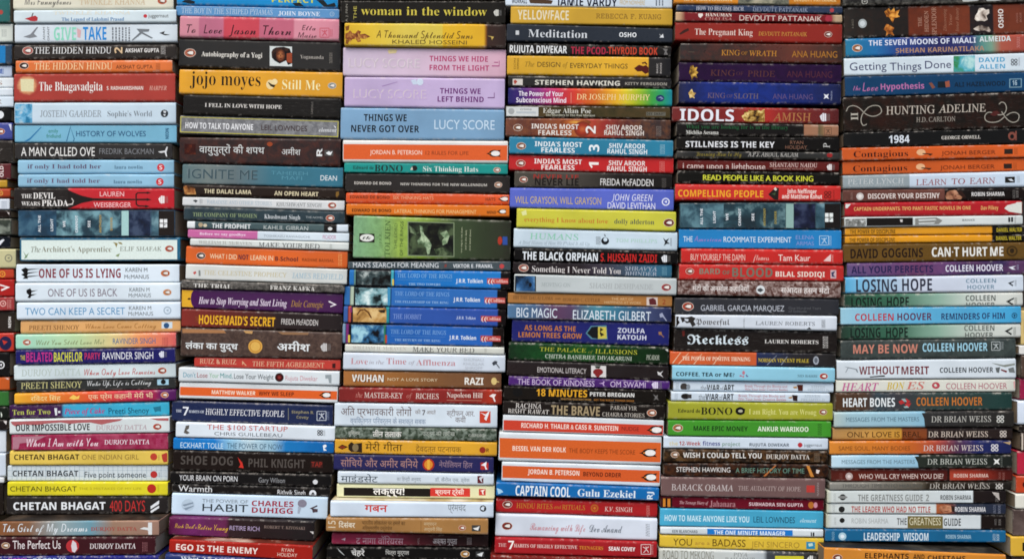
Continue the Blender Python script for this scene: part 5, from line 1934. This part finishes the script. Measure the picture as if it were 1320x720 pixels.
P 5a3424 914,349 932,350 932,354 914,353
P 6a3428 890,374 922,373 914,379 898,379
P 3a2a28 940,335 970,345 975,385 945,375
U b 968 1186 362 34 d6d8da ROBIN SHARMA
V m 1248 332 392 16 8a90a0 JAICO
V m 1282 332 392 16 8a90a0 BOOK
B 56 402 496 1330 406 508;ced4d4;white paperback with black end;an olive centre block and dark condensed capitals
G 56:b8bca8 100:ccd4d4 1152:d0d9dc 1156:2a2220 1330:241f1e
E 168 440 18 18 2c2c2a
V m 118 420 470 12 a0a4a0 JAICO
U n 235 496 444 36 a8aeae ROBIN SHARMA
T b 556 626 448 48 6a6e70 THE
R 632 882 410 500 7a7044
T n 645 868 447 52 d0ccb0 GREATNESS
T b 888 1010 452 52 5a5e60 GUIDE
V m 1255 430 475 12 8a8682 JAICO
V m 1285 430 475 16 8a8682 BOOK
B 48 504 590 1330 514 600;1f6f98;teal blue paperback;tall white condensed capitals and a white ring
E 170 553 28 28 a8c8d4
E 170 553 14 14 d8e4ea
V m 104 520 582 16 a0c4d4 JAICO
T b 322 576 555 54 cfdde4 LEADERSHIP
T b 602 780 556 54 cfdde4 WISDOM
U b 902 1082 556 28 a0c0d0 ROBIN SHARMA
V m 1245 536 585 18 c0d4dc JAICO
V m 1272 536 585 18 c0d4dc BOOK
B 42 632 780 1330 684 830;d08e34;golden orange paperback;dark brown bold capitals at the frame edge;p26
Q 35322e 2a2724 5a5750
K peng 135 705 32 8a4a2c
T b 330 640 692 38 4a2c14 ELEPHANTS
T b 672 752 698 36 4a2c14 AND
T b 774 1042 708 36 4a2c14 CHEETAHS
C right edge stack
@ 0 0 1
B 1316 400 444 1530 398 442;c9b47a;sand yellow paperback;its left end just in view
R 1320 1400 410 430 8a6a3c
B 1314 445 457 1525 445 457;d8d8d4;thin white paperback;a plain left end just in view
B 1317 458 487 1522 458 487;5a4a40;brown book;its left end deep in shade
B 1315 488.5 515 1528 488.5 515;9c2450;magenta paperback;its left end just in view
T b 1330 1400 502 9 e8d0d8 NIGHTS
B 1312 516 547 1520 516 547;ccd6e2;white paperback;a pale blue tint and a plain end
T b 1330 1420 531 9 4a6a8a MORNING
B 1314 548 556 1518 548 556;2a2220;thin black paperback;a plain end
B 1316 557 581 1518 557 581;3a2c28;dark brown paperback;a pale left tip
R 1316 1319 558 580 c8beb0
B 1311.5 582.5 612 1520 582 612;b52a48;rose red paperback;a plain left end
B 1310 613 635 1522 613 635;bf4a1c;rust orange paperback;a rounded left end and dark lettering
T b 1318 1420 624 9 5a1c10 OUR DAYS
B 1309 637 655.5 1522 637 655;d2d2c8;white paperback;a yellowed left end
B 1306 656.5 690 1524 656 690;42302c;dark brown paperback;mottled grey marks
M 8a7a74 .6 .8
B 1303 691 717 1526 691 717;d6b03a;mustard yellow paperback;a black capital letter at the frame edge
T x 1318 1400 704 11 2a2418 LIGHT
B 1304 718 750 1524 718 750;3a2a20;dark brown book;its top barely in view
"""

LIST = False
BOOKS = parse(DATA)
GROUND_Y = 760.0                                          # photograph row of the ground, below the frame
stacks = []
for b in BOOKS:
    if not stacks or stacks[-1][0].stack != b.stack: stacks.append([])
    stacks[-1].append(b)

# ---- how far each spine stands out, then book resting on book
for si, st in enumerate(stacks):
    for i, b in enumerate(st):
        rnd = random.Random(si * 100 + i)
        ym = (b.tl + b.br) / 2
        lean = 1.5 * noise.noise(Vector((si * 3.3, ym * 0.006, 0)))
        if b.p is None: b.p = lean + rnd.uniform(-2.4, 2.4)
    for i, b in enumerate(st):
        f = (D - b.p) / D
        b.f = f
        b.wxl, b.wxr = (b.xl - 660) * f, (b.xr - 660) * f
        b.ztl, b.zbl, b.ztr, b.zbr = [(360 - v) * f for v in (b.tl, b.bl, b.tr, b.br)]
    for i, b in enumerate(st):
        if i:
            a = st[i - 1]
            def under(x):
                t = (x - a.wxl) / (a.wxr - a.wxl)
                return a.zbl + (a.zbr - a.zbl) * t
            gl, gr = under(b.wxl) - b.ztl, under(b.wxr) - b.ztr
            if gl < 3.2: b.ztl = under(b.wxl) - 0.65
            if gr < 3.2: b.ztr = under(b.wxr) - 0.65
        if i == len(st) - 1:
            b.zbl = b.zbr = 360 - GROUND_Y

def mesh_obj(name, verts, faces, mats, midx, parent):
    me = bpy.data.meshes.new(name)
    me.from_pydata(verts, [], faces)
    for m in mats: me.materials.append(m)
    if midx: me.polygons.foreach_set('material_index', midx)
    me.update()
    o = bpy.data.objects.new(name, me)
    COL.objects.link(o)
    o.parent = parent
    return o

class Layer:
    """printed things of one role on one spine, as one mesh with an ink slot for each colour"""
    def __init__(s): s.bb = [1e9, -1e9, 1e9, -1e9]; s.v, s.f, s.m, s.mats = [], [], [], []
    def add(s, pts, faces, mat):
        if mat not in s.mats: s.mats.append(mat)
        k = len(s.v)
        s.v += pts
        s.f += [tuple(q + k for q in f) for f in faces]
        s.m += [s.mats.index(mat)] * len(faces)

REACH = {'title': (9, 3), 'author': (9, 3), 'caption': (9, 3), 'panel': (-999, 0), 'picture': (-999, 0), 'border': (99, 99), 'grid_lines': (99, 99), 'front_print': (-999, 0), 'small_print': (4, 4)}
NAMES = {'T': 'title', 'U': 'author', 'N': 'caption', 'K': 'emblem', 'P': 'artwork', 'E': 'artwork', 'S': 'artwork',
         'R': 'panel', 'O': 'border', 'H': 'grid_lines', 'A': 'picture', 'L': 'small_print'}

def ellipse(cx, cy, rx, ry, n=22):
    return [(cx + rx * math.cos(2 * math.pi * i / n), cy + ry * math.sin(2 * math.pi * i / n)) for i in range(n)]

def build(b, si, i):
    rnd = random.Random(7000 + si * 100 + i)
    ox, oy, sc = b.o
    cx = (b.wxl + b.wxr) / 2
    zb = (b.zbl + b.zbr) / 2
    ang = math.atan2((b.ztr + b.zbr - b.ztl - b.zbl) / 2, b.wxr - b.wxl)
    ca, sa = math.cos(ang), math.sin(ang)
    def loc(wx, wz):                                      # world (pixels) to the book's own axes
        dx, dz = wx - cx, wz - zb
        return dx * ca + dz * sa, -dx * sa + dz * ca
    def at(zx, zy):                                       # point of the table to the book's own axes
        return loc((ox + zx / sc - 660) * b.f, (360 - oy - zy / sc) * b.f)
    root = bpy.data.objects.new('book', None)
    COL.objects.link(root)
    root.empty_display_size = 0.02
    root.location = (cx * S, -b.p * S, zb * S)
    root.rotation_euler = (0, -ang, 0)
    root['label'] = b.label
    root['category'] = 'book'
    root['group'] = 'books of the ' + b.stack
    lxl, zTL = loc(b.wxl, b.ztl); _, zBL = loc(b.wxl, b.zbl)
    lxr, zTR = loc(b.wxr, b.ztr); _, zBR = loc(b.wxr, b.zbr)
    h = (zTL - zBL + zTR - zBR) / 2
    dep = rnd.uniform(118, 136)
    hard = ('paperback' not in b.noun and 'booklet' not in b.noun)
    t = 2.2 if hard else 0.7
    r = min(1.9 if hard else rnd.uniform(1.1, 2.3), 0.17 * h)
    N = 16
    xs = [lxl, lxl + 0.9] + [lxl + (lxr - lxl) * q / N for q in range(1, N)] + [lxr - 0.9, lxr]
    wob = rnd.uniform(0.15, 0.55)
    V, F, W = [], [], []
    rows = []
    for k, x in enumerate(xs):
        q = (x - lxl) / (lxr - lxl)
        zt, z0 = zTL + (zTR - zTL) * q, zBL + (zBR - zBL) * q
        end = k in (0, len(xs) - 1)
        e = 0.55 if end else 0.0
        nt_ = wob * (0.5 + 0.9 * noise.noise(Vector((x * 0.03, i * 3.1, si * 7.7))))
        nb_ = wob * (0.5 + 0.9 * noise.noise(Vector((x * 0.03, i * 3.1 + 50, si * 7.7))))
        zt -= max(0, nt_) + e
        z0 += max(0, nb_) + e
        if i == len(stacks[si]) - 1: z0 = zBL + (zBR - zBL) * q
        prof = [(dep, zt, .3), (dep * .5, zt, 0), (r * 3, zt, .1), (r + e, zt, .6), (r * .29 + e, zt - r * .29, 1), (e, zt - r, .35),
                (e, zt - r * 1.9, 0), (e, z0 + r * 1.9, 0), (e, z0 + r, .35), (r * .29 + e, z0 + r * .29, 1), (r + e, z0, .6), (r * 3, z0, .1), (dep * .5, z0, 0), (dep, z0, .3),
                (dep, z0 + t, .3), (dep * .5, z0 + t, 0), (t + 1, z0 + t, 0), (t + 1, zt - t, 0), (dep * .5, zt - t, 0), (dep, zt - t, .3)]
        rows.append(len(V))
        for y, z, w in prof:
            V.append((x * S, y * S, z * S))
            W.append(max(w, .75 if end else 0.0))
    M = len(prof)
    for k in range(len(xs) - 1):
        a, c = rows[k], rows[k + 1]
        for j in range(M):
            j2 = (j + 1) % M
            F.append((a + j, a + j2, c + j2, c + j))
    for base, flip in ((rows[0], False), (rows[-1], True)):
        o_, i_ = 14, 0
        inner = {0: 19, 1: 18, 2: 17, 3: 17, 4: 17, 5: 17, 6: 17, 7: 16, 8: 16, 9: 16, 10: 16, 11: 16, 12: 15, 13: 14}
        for j in range(13):
            q = [base + j, base + j + 1, base + inner[j + 1], base + inner[j]]
            q = list(dict.fromkeys(q))
            F.append(tuple(q if flip else q[::-1]))
    rough = rnd.choice((.30, .36, .42, .5))
    ramp = [(at((x - ox) * sc, 0)[0] * S, c) for x, c in b.ramp] if b.ramp else None
    cm = cover_mat(b.base, ramp, b.mott, lxl * S, lxr * S, rnd, rough, h > 22)
    cov = mesh_obj('cover', V, F, [cm], None, root)
    at_ = cov.data.attributes.new('wear', 'FLOAT', 'POINT')
    at_.data.foreach_set('value', W)
    cov.data.polygons.foreach_set('use_smooth', [True] * len(F))
    try: cov.data.set_sharp_from_angle(angle=math.radians(55))
    except Exception: pass
    # the block of pages between the boards
    ins = 2.6 if hard else 0.35
    PV = []
    for x, q in ((lxl + ins, 0), (lxr - ins, 1)):
        zt, z0 = (zTL, zBL) if q == 0 else (zTR, zBR)
        g = t + .55 + wob * 1.5
        for y, z in ((t + 1.2, z0 + g), (dep - (3 if hard else 1), z0 + g), (dep - (3 if hard else 1), zt - g), (t + 1.2, zt - g)):
            PV.append((x * S, y * S, z * S))
    mesh_obj('pages', PV, [(3, 2, 1, 0), (4, 5, 6, 7), (0, 1, 5, 4), (1, 2, 6, 5), (2, 3, 7, 6), (3, 0, 4, 7)], [rnd.choice(PAGES)], None, root)
    # ---- print on the spine
    layers = {}
    eps = [0.07]
    sl = lambda x: (x - lxl) / (lxr - lxl)
    zlo = lambda x: zBL + (zBR - zBL) * sl(x) + r * 0.75 + wob
    zhi = lambda x: zTL + (zTR - zTL) * sl(x) - r * 0.75 - wob
    def put(role, pts, faces, mat):
        """pts in the book's own axes (pixels); clipped to the flat of the spine"""
        over = any(z < zlo(x) or z > zhi(x) or x < lxl + .8 or x > lxr - .8 for x, z in pts)
        if over:
            bm = bmesh.new()
            vv = [bm.verts.new((x, 0, z)) for x, z in pts]
            for f in faces:
                try: bm.faces.new([vv[q] for q in f])
                except ValueError: pass
            for co, no in (((0, 0, zlo(0)), (-(zBR - zBL) / (lxr - lxl), 0, 1)), ((0, 0, zhi(0)), ((zTR - zTL) / (lxr - lxl), 0, -1)),
                           ((lxl + .8, 0, 0), (1, 0, 0)), ((lxr - .8, 0, 0), (-1, 0, 0))):
                bmesh.ops.bisect_plane(bm, geom=bm.verts[:] + bm.edges[:] + bm.faces[:], plane_co=co, plane_no=no, clear_inner=True)
            bm.verts.index_update()
            pts = [(v.co.x, v.co.z) for v in bm.verts]
            faces = [tuple(v.index for v in f.verts) for f in bm.faces]
            bm.free()
            if not faces: return
        y = -eps[0] * S
        xa, xb, za, zb_ = min(q[0] for q in pts), max(q[0] for q in pts), min(q[1] for q in pts), max(q[1] for q in pts)
        mgx, mgz = REACH.get(role, (2.5, 2.5))
        ls = layers.setdefault(role, [])
        hit = [L for L in ls if xa < L.bb[1] + mgx and xb > L.bb[0] - mgx and za < L.bb[3] + mgz and zb_ > L.bb[2] - mgz]
        if not hit:
            hit = [Layer()]
            ls.append(hit[0])
        L = hit[0]
        L.bb = [min(L.bb[0], xa), max(L.bb[1], xb), min(L.bb[2], za), max(L.bb[3], zb_)]
        L.add([(x * S, y, z * S) for x, z in pts], faces, mat)
    def poly(role, zpts, hexs):
        pts = [at(x, y) for x, y in zpts]
        a = sum(pts[q - 1][0] * pts[q][1] - pts[q][0] * pts[q - 1][1] for q in range(len(pts)))
        if a < 0: pts = pts[::-1]
        if len(pts) > 4:                                  # triangulate outlines that fold inwards
            from mathutils.geometry import tessellate_polygon
            tri = tessellate_polygon([[Vector((x, z, 0)) for x, z in pts]])
            fs = []
            for q in tri:
                a, c, d = (pts[w] for w in q)
                s_ = (c[0] - a[0]) * (d[1] - a[1]) - (c[1] - a[1]) * (d[0] - a[0])
                fs.append(tuple(q) if s_ > 0 else tuple(q)[::-1])
            put(role, pts, fs, hexs if not isinstance(hexs, str) else ink(hexs))
        else:
            put(role, pts, [tuple(range(len(pts)))], hexs if not isinstance(hexs, str) else ink(hexs))
        eps[0] += 0.012
    def ribbon(role, zpts, w, hexs):
        n = len(zpts)
        Lp, Rp = [], []
        for q in range(n):
            a, c = zpts[max(0, q - 1)], zpts[min(n - 1, q + 1)]
            d = math.hypot(c[0] - a[0], c[1] - a[1]) or 1
            nx, ny = -(c[1] - a[1]) / d, (c[0] - a[0]) / d
            Lp.append((zpts[q][0] + nx * w / 2, zpts[q][1] + ny * w / 2))
            Rp.append((zpts[q][0] - nx * w / 2, zpts[q][1] - ny * w / 2))
        pts = [at(*q) for q in Lp + Rp]
        put(role, pts, [(q, q + 1, n + q + 1, n + q) for q in range(n - 1)], ink(hexs))
        eps[0] += 0.012
    def write(role, font, s, x0, x1, yc, hh, hexs, vert=False):
        vs_, fs = text_shape(font, s)
        if not vs_: return
        c0, c1 = cap(font)
        bx0, bx1 = min(v[0] for v in vs_), max(v[0] for v in vs_)
        if bx1 <= bx0: return
        if vert:                                          # x0 = centre column, x1 = (y0, y1); reads upwards
            y0, y1 = x1
            ku = (y1 - y0) / sc * b.f / (bx1 - bx0)
            kv = hh / sc * b.f / (c1 - c0)
            mx_, mz_ = at(x0, (y0 + y1) / 2)
            pts = [(mx_ - (v[1] - (c0 + c1) / 2) * kv, mz_ + (v[0] - (bx0 + bx1) / 2) * ku) for v in vs_]
        else:
            ku = (x1 - x0) / sc * b.f / (bx1 - bx0)
            kv = hh / sc * b.f / (c1 - c0)
            mx_, mz_ = at((x0 + x1) / 2, yc)
            pts = [(mx_ + (v[0] - (bx0 + bx1) / 2) * ku, mz_ + (v[1] - (c0 + c1) / 2) * kv) for v in vs_]
        put(role, pts, fs, ink(hexs))
        eps[0] += 0.012
    def emblem(kind, x, y, q, hexs):
        R = 'emblem'
        if kind == 'hc': q *= .8
        if kind == 'peng':                                # a small white bird in an oval
            c = hexs or 'b8603c'
            poly(R, ellipse(x, y, q * 1.08, q * .80), 'd8cfc4')
            poly(R, ellipse(x, y, q, q * .72), c)
            poly(R, ellipse(x + q * .1, y, q * .62, q * .44), '2a2220')
            poly(R, [(x - q * .55, y + q * .02), (x - q * .1, y - q * .30), (x + q * .5, y - q * .34), (x + q * .62, y), (x + q * .5, y + q * .32), (x - q * .1, y + q * .24)], 'e6e0d8')
        elif kind == 'pengb':                             # the same bird alone, lying on a stripe
            poly(R, ellipse(x, y, q * 1.35, q * .82), '2a2420')
            poly(R, [(x - q * 1.95, y + q * .05), (x - q * 1.1, y - q * .25), (x - q * 1.1, y + q * .3)], '2a2420')
            poly(R, [(x + q * .7, y - q * .7), (x + q * 1.55, y - q * .85), (x + q * 1.2, y - q * .4)], '2a2420')
            poly(R, [(x + q * .7, y + q * .7), (x + q * 1.55, y + q * .85), (x + q * 1.2, y + q * .4)], '2a2420')
            poly(R, ellipse(x + q * .25, y, q * 1.05, q * .60), 'e8e6e2')
            poly(R, ellipse(x - q * .95, y, q * .22, q * .16), 'd88a30', )
        elif kind == 'dot': poly(R, ellipse(x, y, q, q), hexs)
        elif kind == 'dotS':
            poly(R, ellipse(x, y, q, q), hexs)
            write(R, 'b', 'S', x - q * .4, x + q * .4, y, q * 1.1, 'e8dcdc')
        elif kind == 'ring':
            n = 24
            o_, i_ = ellipse(x, y, q, q, n), ellipse(x, y, q * .72, q * .72, n)
            pts = [at(*w) for w in o_ + i_]
            put(R, pts, [(w, (w + 1) % n, n + (w + 1) % n, n + w) for w in range(n)], ink(hexs))
            eps[0] += .012
            poly(R, [(x - q * .4, y - q * .1), (x + q * .35, y - q * .35), (x + q * .2, y + q * .35)], hexs)
        elif kind == 'globe':
            poly(R, ellipse(x, y, q, q), hexs)
            poly(R, [(x - q * .3, y - q * .75), (x + q * .5, y - q * .6), (x + q * .3, y - q * .1), (x - q * .2, y - q * .2)], 'cfd6da')
            poly(R, [(x - q * .4, y + q * .2), (x + q * .35, y + q * .15), (x + q * .1, y + q * .75)], 'cfd6da')
        elif kind == 'hc':                                # flame block with a column of bars
            poly(R, [(x - q, y - q * .2), (x - q * .55, y - q * .75), (x - q * .45, y - q * .55), (x - q * .45, y + q * .85), (x - q * .6, y + q * .8)], hexs)
            poly(R, [(x - q * .38, y - q * .95), (x + q * .05, y - q * .95), (x + q * .05, y + q * .95), (x - q * .38, y + q * .95)], hexs)
            poly(R, [(x + q * .12, y - q * .9), (x + q * .5, y - q * .9), (x + q * .5, y + q * .9), (x + q * .12, y + q * .9)], hexs)
            for w in (.75, 1.0, 1.25):
                poly(R, [(x + q * w, y - q * .8), (x + q * (w + .06), y - q * .8), (x + q * (w + .06), y + q * .8), (x + q * w, y + q * .8)], '9a9a98')
        elif kind == 'sq4':
            for dx, dy in ((-1, -1), (.08, -1), (-1, .08), (.08, .08)):
                poly(R, [(x + q * dx * .9, y + q * dy), (x + q * (dx + .88) * .9, y + q * dy), (x + q * (dx + .88) * .9, y + q * (dy + .88)), (x + q * dx * .9, y + q * (dy + .88))], hexs)
            poly(R, [(x - q * .2, y + q * .4), (x + q * .5, y + q * .2), (x + q * .4, y + q * .5)], '39424a')
        elif kind == 'ss':                                # outlined square with a striding figure
            w = q * .12
            for pt in ([(x - q, y - q), (x + q, y - q)], [(x + q, y - q), (x + q, y + q)], [(x + q, y + q), (x - q, y + q)], [(x - q, y + q), (x - q, y - q)]):
                ribbon(R, pt, w, hexs)
            ribbon(R, [(x - q * .6, y - q * .5), (x, y - q * .15), (x + q * .6, y - q * .55)], w * 1.4, hexs)
            ribbon(R, [(x, y - q * .6), (x + q * .1, y), (x - q * .5, y + q * .7)], w * 1.4, hexs)
            ribbon(R, [(x + q * .1, y), (x + q * .55, y + q * .65)], w * 1.4, hexs)
        elif kind == 'flowers':                           # four loops
            n = 14
            for dx, dy in ((-.5, -.5), (.5, -.5), (-.5, .5), (.5, .5)):
                o_ = ellipse(x + dx * q, y + dy * q, q * .52, q * .52, n)
                i_ = ellipse(x + dx * q, y + dy * q, q * .26, q * .26, n)
                pts = [at(*w) for w in o_ + i_]
                put(R, pts, [(w, (w + 1) % n, n + (w + 1) % n, n + w) for w in range(n)], ink(hexs))
            eps[0] += .012
        elif kind == 'star':
            pts = []
            for w in range(8):
                a = math.pi / 4 * w + math.pi / 4
                rr = q * 1.2 if w % 2 == 0 else q * .42
                pts.append((x + rr * math.cos(a), y + rr * math.sin(a)))
            poly(R, pts, hexs)
    for k, rest in b.els:
        f = rest.split()
        if k in 'TUN':
            write(NAMES[k], f[0], ' '.join(f[6:]), float(f[1]), float(f[2]), float(f[3]), float(f[4]), f[5])
        elif k == 'V':
            w = float(f[4])
            write('title' if w >= 18 else 'caption', f[0], ' '.join(f[6:]), float(f[1]), (float(f[2]), float(f[3])), None, w, f[5], True)
        elif k == 'R':
            x0, x1, y0, y1 = (float(q) for q in f[:4])
            mid = (x0 + x1) / 2
            pts = [at(x0, y0), at(x1, y0), at(x1, y1), at(x0, y1)]
            a0, a1 = at(mid, y0)[1], at(mid, y1)[1]       # panels run parallel to the spine, not to the frame
            full = ox + x0 / sc < b.xl + 2 and ox + x1 / sc > b.xr - 2
            pts = [(at(x0, y1)[0], a1), (at(x1, y1)[0], a1), (at(x1, y0)[0], a0), (at(x0, y0)[0], a0)]
            put('panel', pts, [(0, 1, 2, 3)], ink(f[4])); eps[0] += .012
        elif k == 'A':
            x0, x1, y0, y1 = (float(q) for q in f[:4])
            mid = (x0 + x1) / 2
            a0, a1 = at(mid, y0)[1], at(mid, y1)[1]
            pts = [(at(x0, y1)[0], a1), (at(x1, y1)[0], a1), (at(x1, y0)[0], a0), (at(x0, y0)[0], a0)]
            put('picture', pts, [(0, 1, 2, 3)], art_mat(f[4], f[5], f[6], float(f[7]) * sc / S * .34, rnd.uniform(0, 9))); eps[0] += .012
        elif k == 'E':
            v = [float(q) for q in f[:4]]
            poly('artwork', ellipse(*v), f[4])
        elif k == 'D':                                    # a printed glow: centre, half way, edge
            v = [float(q) for q in f[:4]]
            gx, gz_ = at(v[0], v[1])
            poly('artwork', ellipse(*v, 28), glow_mat(f[4], f[5], f[6], gx * S, gz_ * S, v[2] / sc * S, v[3] / sc * S))
        elif k == 'Y':                                    # a printed picture with an outline of its own
            poly('artwork', [tuple(float(w) for w in q.split(',')) for q in f[4:]], art_mat(f[0], f[1], f[2], float(f[3]) * sc / S * .34, rnd.uniform(0, 9)))
        elif k in 'PS':
            pts = [tuple(float(w) for w in q.split(',')) for q in f[1:]]
            if k == 'P': poly('artwork', pts, f[0])
            else:
                sm = []
                for q in range(len(pts) - 1):             # smooth the stroke
                    p0, p1, p2, p3 = pts[max(q - 1, 0)], pts[q], pts[q + 1], pts[min(q + 2, len(pts) - 1)]
                    for u in (0, .25, .5, .75):
                        sm.append(tuple(.5 * (2 * p1[w] + (p2[w] - p0[w]) * u + (2 * p0[w] - 5 * p1[w] + 4 * p2[w] - p3[w]) * u * u + (3 * p1[w] - p0[w] - 3 * p2[w] + p3[w]) * u ** 3) for w in (0, 1)))
                ribbon('artwork', sm + [pts[-1]], 6, f[0])
        elif k == 'K': emblem(f[0], float(f[1]), float(f[2]), float(f[3]), f[4] if len(f) > 4 else None)
        elif k == 'L':                                    # a column of tiny upright lines of print
            x0, x1, y0, y1 = (float(q) for q in f[:4]); n = int(f[4])
            for q in range(n):
                xa = x0 + (x1 - x0) * (q + .2) / n
                xb = xa + (x1 - x0) / n * .42
                yy = y0
                while yy < y1:
                    ln = rnd.uniform(.08, .2) * (y1 - y0)
                    poly('small_print', [(xa, yy), (xb, yy), (xb, min(y1, yy + ln)), (xa, min(y1, yy + ln))], f[5])
                    eps[0] -= .012
                    yy += ln + .05 * (y1 - y0)
            eps[0] += .012
        elif k == 'Q':                                    # the print on the upper board of a book that stands out from its stack
            y0, y1 = (r * 2.2) * S, dep * .6 * S
            mesh_obj('front_print', [((lxl + .6) * S, y0, (zTL + .03) * S), ((lxr - .6) * S, y0, (zTR + .03) * S), ((lxr - .6) * S, y1, (zTR + .03) * S), ((lxl + .6) * S, y1, (zTL + .03) * S)],
                     [(0, 1, 2, 3)], [art_mat(f[0], f[1], f[2], 22, rnd.uniform(0, 9))], None, cov)
        elif k == 'O':
            w = float(f[1]) / sc
            for seg in range(4):
                e0, e1 = .55 * r, 0
                if seg == 0: pts = [(lxl, zhi(lxl) - w), (lxr, zhi(lxr) - w), (lxr, zhi(lxr)), (lxl, zhi(lxl))]
                elif seg == 1: pts = [(lxl, zlo(lxl)), (lxr, zlo(lxr)), (lxr, zlo(lxr) + w), (lxl, zlo(lxl) + w)]
                elif seg == 2: pts = [(lxl + .8, zlo(lxl) + w), (lxl + .8 + w, zlo(lxl) + w), (lxl + .8 + w, zhi(lxl) - w), (lxl + .8, zhi(lxl) - w)]
                else: pts = [(lxr - .8 - w, zlo(lxr) + w), (lxr - .8, zlo(lxr) + w), (lxr - .8, zhi(lxr) - w), (lxr - .8 - w, zhi(lxr) - w)]
                put('border', pts, [(0, 1, 2, 3)], ink(f[0]))
            eps[0] += .012
        elif k == 'H':
            x = lxl + 6
            while x < lxr - 4:
                put('grid_lines', [(x, zlo(x)), (x + .45, zlo(x)), (x + .45, zhi(x)), (x, zhi(x))], [(0, 1, 2, 3)], ink('9db0ba')); x += 6.2
            for q in (.3, .68):
                z = zBL + (zTL - zBL) * q
                put('grid_lines', [(lxl, z), (lxr, z), (lxr, z + .4), (lxl, z + .4)], [(0, 1, 2, 3)], ink('a8b9c2'))
            eps[0] += .012
    for role, ls in layers.items():
        for L in ls: mesh_obj(role, L.v, L.f, L.mats, L.m, cov)

# ---- labels: how the spine looks, then what it lies under
ORD = {'left edge stack': 'in the left edge stack', 'right edge stack': 'in the right edge stack', 'rightmost full stack': 'in the rightmost full stack'}
seen = {}
for st in stacks:
    for i, b in enumerate(st):
        art = '' if b.detail.split()[0] in ('a', 'an', 'its', 'the') else ''
        base = (f'{b.noun} and {b.detail}' if ' with ' in b.noun else f'{b.noun} with {b.detail}') if not b.detail.startswith(('its ', 'only ')) else f'{b.noun}, {b.detail}'
        cand = []
        if i:
            an = st[i - 1].noun.split(' with ')[0]
            cand.append(f', under the {an}')
            cand.append(' under the ' + ' '.join(an.replace('thin ', '').replace('thick ', '').replace('very ', '').split()[-2:]))
        else:
            cand.append(', topmost of its stack')
        cand.append(', ' + ORD.get(b.stack, 'in the ' + b.stack.replace(' from the left', '').replace('full ', '')))
        lab = base
        for c in cand:
            if len((base + c).split()) <= 16:
                lab = base + c
                break
        b.label = lab
        seen.setdefault(lab, []).append(b)
if LIST: print('\n'.join(seen))
for lab, bs in seen.items():
    if len(bs) > 1: print('DUP LABEL', lab)
    if not 4 <= len(lab.split()) <= 16: print('LABEL LENGTH', lab)

for si, st in enumerate(stacks):
    for i, b in enumerate(st): build(b, si, i)

# ------------------------------------------------------------------ the ground under the stacks and the dark wall added behind them to darken the gaps
def plain_mat(name, c1, c2, scale, rough):
    m = bpy.data.materials.new(name)
    m.use_nodes = True
    nt = m.node_tree
    p = nt.nodes['Principled BSDF']
    p.inputs['Roughness'].default_value = rough
    tc = nt.nodes.new('ShaderNodeTexCoord')
    n = nt.nodes.new('ShaderNodeTexNoise')
    n.inputs['Scale'].default_value = scale
    n.inputs['Detail'].default_value = 6
    nt.links.new(tc.outputs['Object'], n.inputs['Vector'])
    mx = nt.nodes.new('ShaderNodeMix')
    mx.data_type = 'RGBA'
    mx.inputs['A'].default_value = c1
    mx.inputs['B'].default_value = c2
    nt.links.new(n.outputs['Fac'], mx.inputs['Factor'])
    nt.links.new(mx.outputs['Result'], p.inputs['Base Color'])
    return m
gz = (360 - GROUND_Y) * S - 0.0005
g = mesh_obj('ground', [(-60, -60, gz), (60, -60, gz), (60, 60, gz), (-60, 60, gz)], [(0, 1, 2, 3)],
             [plain_mat('paving', (.05, .048, .045, 1), (.085, .08, .074, 1), 9, .85)], None, None)
g['kind'] = 'structure'
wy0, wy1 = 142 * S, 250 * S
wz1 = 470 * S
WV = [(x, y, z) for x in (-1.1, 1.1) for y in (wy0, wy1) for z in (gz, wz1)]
w = mesh_obj('backing', WV, [(0, 4, 5, 1), (2, 3, 7, 6), (0, 1, 3, 2), (4, 6, 7, 5), (1, 5, 7, 3), (0, 2, 6, 4)],
             [plain_mat('backing_paint', (.020, .016, .013, 1), (.035, .028, .022, 1), 6, .9)], None, None)  # near black, so this added sheet leaves the gaps dark
w['label'] = 'dark brown wall added behind the stacks to keep bright sky out of the gaps'
w['category'] = 'backing'
